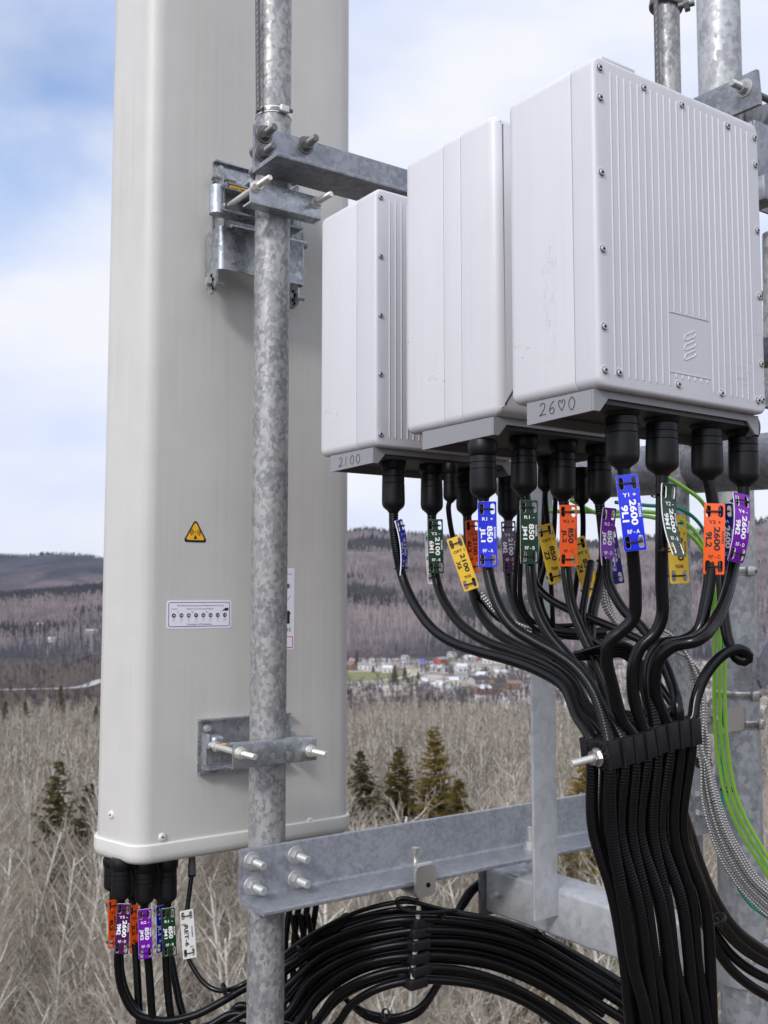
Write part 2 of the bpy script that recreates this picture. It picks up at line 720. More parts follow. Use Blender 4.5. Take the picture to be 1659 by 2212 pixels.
def round_poly(poly, radii, n=6):
    out = []
    m = len(poly)
    for i in range(m):
        p0, p1, p2 = Vector(poly[i - 1]), Vector(poly[i]), Vector(poly[(i + 1) % m])
        r = radii[i]
        d0, d2 = (p0 - p1).normalized(), (p2 - p1).normalized()
        if r <= 0:
            out.append(tuple(p1))
            continue
        ang = d0.angle(d2)
        t = r / math.tan(ang / 2)
        a, b = p1 + d0 * t, p1 + d2 * t
        c = p1 + (d0 + d2).normalized() * (r / math.sin(ang / 2))
        va, vb = a - c, b - c
        th0 = math.atan2(va.y, va.x)
        d = math.atan2(vb.y, vb.x) - th0
        while d > math.pi:
            d -= 2 * math.pi
        while d < -math.pi:
            d += 2 * math.pi
        for k in range(n + 1):
            th = th0 + d * k / n
            out.append((c.x + r * math.cos(th), c.y + r * math.sin(th)))
    return out


A0, A1 = 0.815, 1.336
ANT_POLY = [(A0, AB), (A1, AB), (A1 + 0.035, AB + 0.14), (A1 - 0.02, AB + 0.235), (A0 + 0.02, AB + 0.235), (A0 - 0.036, AB + 0.14)]
ANT_RAD = [0.042, 0.042, 0.06, 0.06, 0.06, 0.05]
antenna = thing('panel_antenna', 'tall pale grey panel antenna clamped to the left galvanised pole', 'antenna', fr(1.07, AB, -0.545), PSI)


def offset_poly(poly, d):
    m = len(poly)
    out = []
    for i in range(m):
        p0, p1, p2 = Vector(poly[i - 1]), Vector(poly[i]), Vector(poly[(i + 1) % m])
        e0, e1 = (p1 - p0).normalized(), (p2 - p1).normalized()
        n0, n1 = Vector((e0.y, -e0.x)), Vector((e1.y, -e1.x))
        nn = (n0 + n1).normalized()
        out.append(tuple(p1 + nn * d / max(0.3, nn.dot(n0))))
    return out


m = MB()
shell = round_poly(ANT_POLY, ANT_RAD, 10)
m.prism(shell, -0.520, 1.75, FRAME)
m.build('radome', 'antenna_shell', antenna, angle=25)
m = MB()
cp = round_poly(ANT_POLY, ANT_RAD, 10)
rings = [(0.0045, -0.513), (0.0070, -0.5155), (0.0075, -0.535), (0.0050, -0.546), (-0.002, -0.553), (-0.014, -0.555)]
vs, fs = [], []
n = len(cp)
for d, z in rings:
    vs += [(x, y, z) for x, y in offset_poly(cp, d)]
for i in range(len(rings) - 1):
    for k in range(n):
        fs.append((i * n + k, (i + 1) * n + k, (i + 1) * n + (k + 1) % n, i * n + (k + 1) % n))
fs.append(tuple(range(n)))
fs.append(tuple(range((len(rings) - 1) * n, len(rings) * n))[::-1])
m.add(vs, fs, 0, FRAME)
m.build('end_cap', 'antenna_cap', antenna, angle=40)
rv = MB().lathe([(0.0085, 0), (0.0085, 0.002), (0.006, 0.0045), (0.003, 0.0050), (0.0022, 0.0050)], n=20)
rv.lathe([(0.0022, 0.0046), (0.0022, 0.0051)], n=10, mi=1)
RIVET = rv.mesh('rivet', ['antenna_cap', 'dark_hole'])
for dx, dy in ((350, 1808), (669, 1774)):
    a, z = PB(dx, dy, AB)
    inst(RIVET, 'rivet', antenna, FR(a, AB, z) @ TOM)
side_dir = Vector((-0.026, 0.14)).normalized()
q = fr(A0 - 0.036 * 0.62, AB + 0.14 * 0.62, -0.462)
inst(RIVET, 'rivet', antenna, aim(q, q + fr(-side_dir.y, side_dir.x * 1.0, 0)) if False else aim(q, q + fr(-0.914, -0.405, 0)))

# stickers on the rear face, each a thin film
yS = AB - 0.0006
a, z = PB(422, 1146, AB)
M = FR(a, AB, z)
k = 0.046 / 46


def tri(sz, r, dz=0.0):
    h = sz * 0.88
    return round_poly([(-sz / 2, -h * 0.5 + dz), (sz / 2, -h * 0.5 + dz), (0, h * 0.5 + dz)], [r] * 3, 5)


m = MB()
m.prism(tri(0.058, 0.005), -0.0006, -0.0001, M, 0, axis=1)
m.prism(tri(0.045, 0.003, -0.0008), -0.0009, -0.0006, M, 1, axis=1)
m.prism([(-0.0042, -0.0185), (0.0042, -0.0185), (0, -0.009)], -0.0012, -0.0009, M, 0, axis=1)
for s in (-1, 1):
    for rr in (0.005, 0.008, 0.011):
        arc = [(s * rr * math.cos(R(t)), -0.0035 + rr * math.sin(R(t))) for t in range(-42, 43, 14)]
        arc2 = [(s * (rr + 0.0013) * math.cos(R(t)), -0.0035 + (rr + 0.0013) * math.sin(R(t))) for t in range(42, -43, -14)]
        m.prism(arc + arc2, -0.0012, -0.0009, M, 0, axis=1)
m.lathe([(0.0016, 0), (0.0016, 0.0003)], M @ Matrix.Translation((0, -0.0009, -0.0035)) @ TOM, 10, 0)
m.build('warning_sticker', ['sticker_black', 'sticker_yellow'], antenna, smooth=False, label='yellow triangular radio wave warning sticker')

a, z = PB(431, 1327, AB)
M = FR(a, AB, z)
LW, LH = 0.152, 0.0605
m = MB()
m.prism(rrect(LW, LH, 0.007), -0.0006, -0.0001, M, 0, axis=1)
m.prism(rrect(LW - 0.008, LH - 0.008, 0.005), -0.0008, -0.0006, M, 1, axis=1)
m.prism(rrect(LW - 0.011, LH - 0.011, 0.004), -0.0010, -0.0008, M, 0, axis=1)
put_text(m, "RF Path/Array Layout for Beamforming Array", 0.002, 0.0185, 0.108, 0.0042, M, 2, y=-0.0010)
put_text(m, "(View From Antenna Rear)", 0.0, 0.0115, 0.062, 0.0038, M, 2, y=-0.0010)
put_text(m, "Direction of Polarization", 0.0, -0.021, 0.058, 0.0036, M, 2, y=-0.0010)
put_text(m, "HIGH FREQUENCY", -0.058, 0.0115, 0.016, 0.0022, M, 5, y=-0.0010)
for t, x in (("R", -0.050), ("CR", -0.017), ("CL", 0.017), ("L", 0.050)):
    put_text(m, t, x, 0.0050, 0.0028 * len(t), 0.0034, M, 2, y=-0.0010)
for i, t in enumerate(("20", "19", "18", "17", "16", "15", "14", "13")):
    x = -0.0595 + i * 0.017
    m.lathe([(0.0047, 0), (0.0047, 0.0002)], M @ Matrix.Translation((x, -0.0010, -0.0020)) @ TOM, 16, 3)
    put_text(m, t, x, -0.0020, 0.0052, 0.0036, M, 4, y=-0.0013)
    put_text(m, "-45" if i % 2 == 0 else "+45", x, -0.0092, 0.006, 0.0018, M, 2, y=-0.0010)
    s = 1 if i % 2 else -1
    m.prism([(x - 0.003 * s - .0005, -0.0165), (x - 0.003 * s + .0005, -0.0165), (x + 0.003 * s + .0005, -0.0115), (x + 0.003 * s - .0005, -0.0115)], -0.0013, -0.0010, M, 2, axis=1)
m.prism([(0.053, 0.0075), (0.068, 0.0075), (0.068, 0.0135), (0.061, 0.0135)], -0.0013, -0.0010, M, 3, axis=1)
m.build('layout_label', ['sticker_white', 'sticker_purple', 'ink_grey', 'sticker_black', 'letter_white', 'sticker_red'], antenna, smooth=False,
        label='white rounded label with purple border and port layout')

a0, zt = PB(560, 1226, AB)
a1, _ = PB(636, 1228, AB)
_, zb = PB(622, 1403, AB)
M = FR((a0 + a1) / 2, AB, (zt + zb) / 2)
w, h = a1 - a0, zt - zb
m = MB()
m.prism(rrect(w, h, 0.004), -0.0006, -0.0001, M, 0, axis=1)
x1 = w / 2
m.prism(rrect(0.05, 0.026, 0.001, 2, x1 - 0.0285, -h / 2 + 0.0165), -0.0008, -0.0006, M, 1, axis=1)
m.prism(rrect(0.046, 0.022, 0.001, 2, x1 - 0.0285, -h / 2 + 0.0165), -0.0010, -0.0008, M, 0, axis=1)
put_text(m, "ANTENNA", x1 - 0.014, h / 2 - 0.014, 0.016, 0.002, M, 2, y=-0.0006)
for i in range(12):
    ww = 0.001 + 0.0012 * ((i * 7) % 3)
    m.box((x1 - 0.012 - i * 0.0035 - ww / 2, -0.0009, h / 2 - 0.046), (x1 - 0.012 - i * 0.0035 + ww / 2, -0.0006, h / 2 - 0.036), M, 2)
zA = -0.012
m.prism([(x1 - 0.020, zA - 0.022), (x1 - 0.012, zA - 0.022), (x1 - 0.012, zA), (x1 - 0.008, zA), (x1 - 0.016, zA + 0.009), (x1 - 0.024, zA), (x1 - 0.020, zA)],
        -0.0009, -0.0006, M, 2, axis=1)
put_text(m, "15", x1 - 0.014, -h / 2 + 0.045, 0.010, 0.008, M, 2, y=-0.0006)
m.prism([(x1 - 0.02, h / 2 - 0.075), (x1 - 0.0192, h / 2 - 0.075), (x1 - 0.0092, h / 2 - 0.062), (x1 - 0.01, h / 2 - 0.062)], -0.0009, -0.0006, M, 2, axis=1)
m.build('data_label', ['sticker_white', 'sticker_red', 'sticker_black'], antenna, smooth=False, label='tall white data label half hidden behind the pole')

# ================================================================== poles
POLE_R = 0.0372


def pipe(p0, p1, r, name, label, material, cat='pole', group=None, seam=True):
    m = MB()
    ax = (Vector(p1) - Vector(p0))
    m.lathe([(r - 0.004, 0), (r, 0), (r, ax.length), (r - 0.004, ax.length)], aim(p0, p1), 40, cap=True)
    o = m.build(name, material, None)
    return tag(o, label, cat, group)


pipe(fr(POLE_A, PB_POLE, -1.5), fr(POLE_A, PB_POLE, 2.0), POLE_R, 'mount_pole',
     'mottled galvanised pole standing in front of the tall antenna', 'galv_pole', group='vertical galvanised poles')

# tower leg on the far right, and the slimmer radio pipe beside it (both lean a little)
LEG0, LEG1 = P(1612, 2330, 2.66), P(1549, -80, 2.66)
LEG_R = 0.0572
pipe(LEG0, LEG1, LEG_R, 'tower_leg', 'thick galvanised tower leg on the far right of the frame', 'galv_leg', group='vertical galvanised poles')
RP0, RP1 = P(1478, 2060, 2.36), P(1438, -80, 2.36)
pipe(RP0, RP1, 0.0305, 'radio_pipe', 'slim galvanised pipe rising behind the nearest radio box', 'galv_pole', group='vertical galvanised poles')


def on_line(p0, p1, dy):
    """point of a near-vertical line seen at picture height dy"""
    best = None
    for k in range(401):
        q = p0.lerp(p1, k / 400)
        yy = cP * q.y + sP * q.z
        zz = -sP * q.y + cP * q.z
        e = abs(CY - F * zz / yy - dy)
        if best is None or e < best[0]:
            best = (e, q)
    return best[1]


# ================================================================== angle beams
def angle_beam(a0, a1, b, zbot, leg, t, name, label, material, lip=1, a_cut=0.0):
    """L section: a standing leg at b (its far face), a flange that reaches towards the viewer at its foot"""
    root = thing(name, label, 'beam', fr(a0, b, zbot), PSI, 'horizontal angle beams')
    m = MB()
    prof = round_poly([(b, zbot), (b, zbot + leg), (b - t, zbot + leg), (b - t, zbot + t), (b - leg, zbot + t), (b - leg, zbot)],
                      [0.001, 0.002, 0.003, 0.007, 0.003, 0.002], 4)
    m.prism(prof, a0, a1, FRAME, axis=0)
    m.build('angle_section', material, root, angle=50)
    return root


BEAM_B = 1.803
a_l, z_l = PB(515, 1951, BEAM_B)
low_beam = angle_beam(a_l, 2.42, BEAM_B, z_l, 0.102, 0.009, 'angle_beam', 'lower galvanised angle beam bolted across the pole below the antenna', 'galv_beam')
Tb = BEAM_B - 0.009
for dx, dy in ((547, 1860), (641, 1847), (547, 1913), (641, 1899)):
    a, z = PB(dx - 3, dy, Tb)
    inst(BOLT, 'bolt', low_beam, FR(a, Tb, z) @ TOM)
a, z = PB(1147, 1842, Tb - 0.035)
inst(BOLT, 'bolt', low_beam, FR(a, Tb - 0.035, z_l + 0.009))
# holes drilled in the flange and the leg of the lower beam, seen as dark ovals
for aa, bb in ((1.72, Tb - 0.03), (2.05, Tb - 0.03)):
    mm = MB().lathe([(0.008, 0), (0.008, 0.0005)], FR(aa, bb, z_l + 0.0091), 16)
    mm.build('bolt_hole', 'dark_hole', low_beam)

a_u, z_u = PB(545, 374, BEAM_B)
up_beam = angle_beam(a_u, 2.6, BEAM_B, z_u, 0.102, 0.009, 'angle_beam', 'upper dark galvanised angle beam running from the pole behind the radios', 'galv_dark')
for dx, dy in ((570, 291), (659, 314), (568, 331)):
    a, z = PB(dx, dy, Tb)
    inst(BOLT_DARK, 'bolt', up_beam, FR(a, Tb, z) @ TOM)

# U-bolts that carry the beams: the bent rods behind the pole
for beam, zz in ((low_beam, z_l + 0.03), (low_beam, z_l + 0.075), (up_beam, z_u + 0.03), (up_beam, z_u + 0.075)):
    m = MB()
    pts = [FRAME @ Vector((POLE_A + 0.045 * math.cos(R(t)), PB_POLE + 0.045 * math.sin(R(t)), zz)) for t in range(0, 181, 15)]
    pts = [FRAME @ Vector((POLE_A + 0.045, BEAM_B, zz))] + pts + [FRAME @ Vector((POLE_A - 0.045, BEAM_B, zz))]
    m.tube(pts, 0.0065, 8)
    m.build('bolt_bow', 'bolt_grey', beam)

# standing flat post in front of the lower beam
b = 1.60
aL, _ = PB(1149, 1700, b)
aR, _ = PB(1203, 1700, b)
_, zB = PB(1175, 1985, b)
m = MB()
aL += 0.004
m.prism(round_poly([(aL, b), (aR, b), (aR, b + 0.05), (aR - 0.006, b + 0.05), (aR - 0.006, b + 0.006), (aL, b + 0.006)], [0.002, 0.002, 0.001, 0.001, 0.004, 0.001], 3), zB, 0.62, FRAME)
tag(m.build('flat_post', 'galv_pale', angle=50), 'pale upright angle bar standing in front of the lower beam', 'post')

# square stand-off tube under the lower beam
p0, p1 = P(1082, 1912, 2.44), P(1480, 2030, 2.02)
d = (p1 - p0)
d.z = 0
p1 = p0 + d
M = aim(p0, p1)
root = thing('square_standoff', 'square galvanised stand-off tube passing under the lower beam', 'tube', p0, 0)
m = MB()
ln = d.length
X = d.normalized()
Y = UP.cross(X)
Mq = Matrix.Translation(p0) @ Matrix((X, Y, UP)).transposed().to_4x4()
h = 0.05
m.box((0.0, -h, -h), (ln, h, h), Mq, 0, 0.008, 3)
m.build('square_tube', 'galv_pale', root)
m = MB()
m.box((-0.011, -h - 0.012, -h - 0.012), (-0.0005, h + 0.012, h + 0.012), Mq, 0, 0.002, 2)
m.build('end_plate', 'galv_dark', root)

# dark stand-off pipe behind the radios and the plates by the tower leg
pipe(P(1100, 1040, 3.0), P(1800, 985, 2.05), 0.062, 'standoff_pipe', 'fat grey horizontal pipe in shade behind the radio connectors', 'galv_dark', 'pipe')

PSW = PSI + R(0)


def plate_poly(pts, depth_b, thick, name, mats, parent=None, label=None, cat=None, group=None, axis='w', bev=0.0):
    """flat steel plate from picture corners on a vertical plane that runs across the frame (a const)"""
    out = []
    for dx, dy in pts:
        x, z = ray(dx, dy)
        t = depth_b / (x * PC + PS)
        out.append((t * (-x * PS + PC), t * z))
    m = MB()
    m.prism(out, depth_b, depth_b + thick, FRAME, axis=0)
    o = m.build(name, mats, parent, smooth=False)
    if label:
        tag(o, label, cat, group)
    return o, out


leg_mid = on_line(LEG0, LEG1, 200)
aLeg = leg_mid.x * PC + leg_mid.y * PS
bLeg = -leg_mid.x * PS + leg_mid.y * PC
root = thing('clamp_plate', 'galvanised clamp plate with a long bolt on the tower leg above the nearest radio', 'bracket', fr(aLeg - 0.07, bLeg, 1.2), PSI)
aPl = aLeg - LEG_R - 0.014
o, poly = plate_poly([(1478, 222), (1634, 149), (1641, 224), (1480, 292)], aPl, 0.012, 'plate', 'galv_dark', root)
x, z = ray(1608, 191)
t = aPl / (x * PC + PS)
bq, zq = t * (-x * PS + PC), t * z
BLONG = bolt_mb(0.0095, 0.034, 0.024, 0.016, 1, 0.013).mesh('bolt', ['bolt_grey'])
inst(BLONG, 'bolt', root, FR(aPl, bq, zq) @ Matrix.Rotation(R(-90), 4, 'Y'))
# the plate's twin on the far side of the leg, and the rod between them
aP2 = aLeg + LEG_R + 0.003
o, poly = plate_poly([(1560, 262), (1700, 205), (1702, 262), (1566, 322)], aP2, 0.012, 'plate', 'galv_dark', root)
m = MB()
m.cyl(fr(aPl, bq, zq), fr(aP2 + 0.05, bq, zq), 0.009)
m.build('rod', 'bolt_dark', root)
# upright channel and gusset at the right edge
m = MB()
a, z0 = PB(1636, 452, 1.33)
_, z1 = PB(1640, 262, 1.33)
m.box((a, 1.33, z0), (a + 0.12, 1.337, z1), FRAME, 0, 0.002)
m.box((a, 1.337, z0), (a + 0.007, 1.39, z1), FRAME, 0, 0.002)
tag(m.build('steel_channel', 'galv_dark'), 'short dark steel channel beyond the upper right corner of the nearest radio', 'channel')
pipe(P(1676, 880, 2.3), P(1672, 505, 2.3), 0.026, 'short_pipe', 'short upright grey pipe at the right edge beside the ribbed radio', 'galv_pole', 'pipe')
m = MB()
a, z = PB(1640, 1440, 1.5)
gp = [PB(dx, dy, 1.5) for dx, dy in ((1640, 1420), (1662, 1378), (1705, 1378), (1705, 1475), (1662, 1475), (1647, 1488), (1640, 1470))]
m.prism(gp, 1.5, 1.508, FRAME, axis=1)
tag(m.build('gusset_plate', 'galv_dark', smooth=False), 'grey cut-corner gusset plate at the right edge beside the tower leg', 'plate')

# small post and bolts behind the cable bundle at the lower right
m = MB()
b = 1.74
a0, z1 = PB(1484, 1800, b)
a1, z0 = PB(1532, 2330, b)
m.box((a0, b, z0), (a1, b + 0.008, z1), FRAME, 0, 0.002)
tag(m.build('flat_bar', 'galv_pale'), 'pale upright flat bar behind the lower end of the cable bundle', 'bar')
root = thing('splice_plate', 'pale galvanised plate with two bolts behind the cable bundle', 'plate', fr(2.2, 1.74, -0.5), PSI)
b = 1.70
a0, z1 = PB(1468, 1640, b)
a1, z0 = PB(1532, 1800, b)
m = MB()
m.prism([(a0, z0), (a1, z0), (a1, z1 - 0.06), (a1 - 0.02, z1), (a0, z1)], b, b + 0.009, FRAME, axis=1)
m.build('plate', 'galv_pale', root, smooth=False)
for dx, dy in ((1497, 1717), (1497, 1757)):
    a, z = PB(dx, dy, b)
    inst(BOLT, 'bolt', root, FR(a, b, z) @ Matrix.Rotation(R(28), 4, 'Z') @ TOM)
# U-bolt end poking out low on the right
root = thing('leg_bolt', 'thick bolt end poking out beside the tower leg at the lower right', 'bolt', P(1650, 2065, 2.4), 0)
q0, q1 = P(1614, 2080, 2.30), P(1680, 2038, 2.42)
m = MB().lathe([(0.0095, 0), (0.011, 0.002), (0.011, (q1 - q0).length)], aim(q0, q1), 18)
m.build('shank', 'bolt_grey', root)
m = MB().prism(*hexa(0.02, 0, 0.02)[:1], 0, 0.02, aim(q0.lerp(q1, 0.62), q1))
m.build('nut', 'bolt_grey', root)
# collar on the leg
qc = on_line(LEG0, LEG1, 2030)
qd = on_line(LEG0, LEG1, 2300)
m = MB()
ax = (LEG1 - LEG0).normalized()
m.lathe([(LEG_R + 0.001, 0), (LEG_R + 0.009, 0.001), (LEG_R + 0.009, 0.10), (LEG_R + 0.001, 0.103)], aim(qc - ax * 0.10, qc), 40)
tag(m.build('leg_collar', 'galv_pale'), 'galvanised collar band round the tower leg at the lower right', 'collar')


def hose_clamp(p, axis, r, name_label, ang, parent=None, wide=0.011):
    """stainless worm-drive band with slots and screw housing"""
    root = thing('hose_clamp', name_label, 'clamp', p, 0, 'stainless hose clamps')
    Zx = Vector(axis).normalized()
    Yx = Zx.cross(Vector((1, 0, 0))).normalized()
    M0 = Matrix.Translation(p) @ Matrix((Yx.cross(Zx), Yx, Zx)).transposed().to_4x4()
    m = MB()
    h = wide / 2
    m.lathe([(r + 0.0002, -h), (r + 0.0012, -h), (r + 0.0016, -h * 0.8), (r + 0.0016, h * 0.8), (r + 0.0012, h), (r + 0.0002, h)], M0, 48, cap=False)
    m.build('band', 'stainless', root)
    sl = MB()
    for k in range(26):
        t = ang - R(14) - k * R(3.4)
        Mk = M0 @ Matrix.Rotation(t, 4, 'Z') @ Matrix.Rotation(R(14), 4, 'X')
        sl.box((r + 0.0012, -0.0007, -h * 0.62), (r + 0.00185, 0.0007, h * 0.62), Mk)
    sl.build('slots', 'dark_hole', root, smooth=False)
    Mk = M0 @ Matrix.Rotation(ang, 4, 'Z')
    hs = MB()
    hs.box((r + 0.0014, -0.011, -h * 1.15), (r + 0.0110, 0.011, h * 1.15), Mk, 0, 0.003, 3)
    hs.build('screw_housing', 'stainless', root)
    sc = MB()
    sc.lathe([(0.0048, 0.0), (0.0048, 0.007), (0.004, 0.008)], Mk @ Matrix.Translation((r + 0.0068, 0.011, 0)) @ Matrix.Rotation(R(-90), 4, 'X'), 8)
    sc.build('screw', 'bolt_dark', root)
    return root


a, z = PB(594, 253, PB_POLE)
hose_clamp(fr(POLE_A, PB_POLE, z), UP, POLE_R, 'bright hose clamp round the left pole above the upper beam', R(-52), wide=0.014)
axL = (LEG1 - LEG0).normalized()
for dy, an, lb in ((1236, -66, 'hose clamp round the tower leg beside the purple tag'), (1497, -62, 'hose clamp round the tower leg just above the cable bracket'),
                   (1560, -40, 'hose clamp holding the stainless cable bracket to the tower leg')):
    q = on_line(LEG0, LEG1, dy)
    hose_clamp(q, axL, LEG_R, lb, R(an), wide=0.021)
# strap-on cable bracket on the leg
q = on_line(LEG0, LEG1, 1558)
root = thing('cable_bracket', 'bent stainless bracket that holds the green wires to the tower leg', 'bracket', q, 0)
m = MB()
y0 = q.y - LEG_R - 0.012
c = [P(1552, 1530, y0 - .03), P(1605, 1526, y0 - .005), P(1612, 1530, y0 + .01)]
pts = [(P(1506, 1524, 2.50), P(1512, 1584, 2.50)), (P(1549, 1532, 2.46), P(1553, 1585, 2.46)), (P(1552, 1533, 2.465), P(1556, 1585, 2.465)),
       (P(1604, 1526, 2.575), P(1607, 1576, 2.575)), (P(1612, 1532, 2.60), P(1612, 1574, 2.60))]
vs, fs = [], []
for t_, b_ in pts:
    for off in (0, 0.003):
        vs += [t_ + Vector((0, off, 0)), b_ + Vector((0, off, 0))]
for i in range(len(pts) - 1):
    o = i * 4
    fs += [(o, o + 4, o + 5, o + 1), (o + 2, o + 3, o + 7, o + 6), (o, o + 2, o + 6, o + 4), (o + 1, o + 5, o + 7, o + 3)]
m.add(vs, fs)
m.build('bent_plate', 'stainless', root, smooth=False)
q0, q1 = P(1500, 1563, 2.40), P(1528, 1557, 2.47)
m = MB().lathe([(0.006, 0), (0.006, (q1 - q0).length)], aim(q0, q1), 14)
m.prism(hexa(0.0115, 0, 1)[0], (q1 - q0).length - 0.012, (q1 - q0).length, aim(q0, q1))
m.build('bolt', 'stainless', root)

# ================================================================== pole brackets of the antenna
brk = thing('pole_bracket', 'lower antenna bracket of two bolted channels clamped round the pole', 'bracket', fr(POLE_A, 1.9, -0.38), PSI, 'antenna pole brackets')
b = AB - 0.003
a0, zt = PB(428, 1554, b)
a1, _ = PB(622, 1560, b)
_, zb = PB(428, 1672, b)
m = MB()
t = 0.004
prof = [(b + 0.002, zb), (b + 0.002, zt), (b - 0.014, zt), (b - 0.014, zt - t), (b - t + 0.002, zt - t), (b - t + 0.002, zb + t), (b - 0.014, zb + t), (b - 0.014, zb)]
m.prism(prof, a0, a1, FRAME, axis=0)
m.build('back_plate', 'galv_bracket', brk, smooth=False)
for dx, dy in ((447, 1573), (443, 1655)):
    a, z = PB(dx, dy, b)
    SCR = MB().lathe([(0.0095, 0), (0.0095, 0.003), (0.006, 0.005)], n=20)
    SCR.prism(hexa(0.0055, 0, 1)[0], 0.005, 0.009)
    me = SCR.mesh('screw', ['bolt_grey'])
    inst(me, 'screw', brk, FR(a, b - 0.002, z) @ TOM)


def channel(m, a0, a1, bback, bfront, z0, z1, t=0.004, open_front=False, M=FRAME):
    """U section along the frame; its web towards the viewer (or away), flanges the other way"""
    if open_front:
        pr = [(bback, z0), (bback, z1), (bfront, z1), (bfront, z1 - t), (bback - t, z1 - t), (bback - t, z0 + t), (bfront, z0 + t), (bfront, z0)]
    else:
        pr = [(bfront, z0), (bfront, z1), (bback, z1), (bback, z1 - t), (bfront + t, z1 - t), (bfront + t, z0 + t), (bback, z0 + t), (bback, z0)]
    m.prism(round_poly(pr, [0.0025 if i in (0, 1) else 0.0006 for i in range(8)], 3), a0, a1, M, axis=0)


zc = (zt + zb) / 2 - 0.004
for aa in (a0 + 0.004, a1 - 0.012):
    ear = MB().box((aa, b - 0.040, zc - 0.034), (aa + 0.006, b - 0.002, zc + 0.034), FRAME, 0, 0.0025)
    ear.build('hinge_ear', 'galv_bracket', brk)
ear = MB().box((a0 + 0.011, b - 0.050, zc - 0.030), (a0 + 0.040, b - 0.010, zc + 0.030), FRAME, 0, 0.008, 3)
ear.build('hinge_barrel', 'galv_bracket', brk)
# rear clamp (saddle behind the pole), front clamp, rods
bR1, bR0 = PB_POLE + 0.100, PB_POLE + POLE_R + 0.002
ar0 = PB(452, 1610, bR0)[0]
ar1 = PB(646, 1606, bR0)[0]
m = MB()
channel(m, ar0, ar1, bR1 - 0.045, bR0, zc - 0.024, zc + 0.024, open_front=True)
m.build('rear_clamp', 'galv_bracket', brk, angle=40)
m = MB().box((ar0 + 0.03, bR0 + 0.004, zc + 0.0242), (ar1 - 0.08, bR0 + 0.022, zc + 0.0250), FRAME)
m.build('yellow_tape', 'sticker_yellow', brk, smooth=False)
bF0 = PB_POLE - POLE_R - 0.002
bF = bF0 - 0.030
af0 = PB(504, 1622, bF)[0]
af1 = PB(684, 1622, bF)[0]
_, zf1 = PB(594, 1600, bF)
_, zf0 = PB(594, 1652, bF)
m = MB()
channel(m, af0, af1, bF0, bF, zf0, zf1)
m.build('front_clamp', 'galv_bracket', brk, angle=40)
for dx, dy in ((519, 1627), (671, 1622)):
    a, z = PB(dx, dy, bF)
    inst(BOLT_LONG, 'threaded_rod', brk, FR(a, bF, z) @ TOM)
    m = MB().cyl(fr(a, bF, z), fr(a, bR0 + 0.02, z), 0.0062)
    m.prism(hexa(0.0105, 0, 1)[0], 0, 0.01, FR(a, bR0 - 0.001, z) @ TOM)
    m.build('rod', 'bolt_bright', brk)

# upper bracket: tilting type
ub = thing('pole_bracket', 'upper tilting antenna bracket of folded steel clamped round the pole', 'bracket', fr(POLE_A, 1.9, 0.7), PSI, 'antenna pole brackets')
b = AB - 0.003
a0, zt = PB(460, 348, b)
a1, _ = PB(640, 380, b)
_, zb = PB(456, 500, b)
m = MB()
prof = [(b + 0.002, zb), (b + 0.002, zt), (b - 0.014, zt), (b - 0.014, zt - t), (b - t + 0.002, zt - t), (b - t + 0.002, zb + t), (b - 0.014, zb + t), (b - 0.014, zb)]
m.prism(prof, a0, a1, FRAME, axis=0)
m.build('back_plate', 'galv_bracket', ub, smooth=False)
# hinge arms left and right: curved ears
for aa, nm in ((a0 + 0.004, 0), (a1 - 0.014, 1)):
    m = MB()
    m.prism(round_poly([(b - 0.004, zt - 0.018), (b - 0.034, zt - 0.018), (b - 0.05, zb + 0.03), (b - 0.05, zb - 0.02), (b - 0.02, zb - 0.03), (b - 0.004, zb + 0.02)],
                       [0.002, 0.01, 0.01, 0.012, 0.012, 0.005], 4), aa, aa + 0.005, FRAME, axis=0)
    m.build('hinge_ear', 'galv_bracket', ub, angle=40)
for dx, dy in ((482, 382), (468, 452)):
    a, z = PB(dx, dy, b - 0.03)
    m = MB().cyl(fr(a0 - 0.008, b - 0.022, z), fr(a0 + 0.045, b - 0.022, z), 0.0055)
    m.prism(hexa(0.0105, 0, 1)[0], 0, 0.009, FR(a0 - 0.006, b - 0.022, z) @ Matrix.Rotation(R(-90), 4, 'Y'))
    m.prism(hexa(0.0105, 0, 1)[0], 0, 0.009, FR(a0 + 0.010, b - 0.022, z) @ Matrix.Rotation(R(90), 4, 'Y'))
    m.build('hinge_bolt', 'bolt_grey', ub)
# rear clamp channel behind pole
cz = PB(600, 436, PB_POLE)[1]
ar0 = PB(476, 440, bR0)[0]
ar1 = PB(655, 470, bR0)[0]
m = MB()
channel(m, ar0, ar1, bR0 + 0.045, bR0, cz - 0.030, cz + 0.022, open_front=True)
m.build('rear_clamp', 'galv_bracket', ub, angle=40)
m = MB()
pr = [(ar0 + 0.004 + 0.018 * math.cos(R(t)), bR0 + 0.020 + 0.018 * math.sin(R(t))) for t in range(0, 360, 20)]
m.prism(pr, cz - 0.034, cz + 0.026, FRAME)
m.build('hinge_barrel', 'galv_bracket', ub, angle=40)
sa0, sz1 = PB(494, 397, b - 0.055)
sa1, sz0 = PB(532, 420, b - 0.055)
m = MB()
m.prism(rrect(0.058, sz1 - sz0, 0.003, 3, sa0 + 0.029, (sz0 + sz1) / 2), b - 0.056, b - 0.055, FRAME, axis=1)
m.prism(rrect(0.054, (sz1 - sz0) - 0.005, 0.002, 3, sa0 + 0.029, (sz0 + sz1) / 2), b - 0.0564, b - 0.056, FRAME, 1, axis=1)
put_text(m, "DO NOT REMOVE", sa0 + 0.026, (sz0 + sz1) / 2, 0.042, 0.004, FR(0, b - 0.0564, 0), 0)
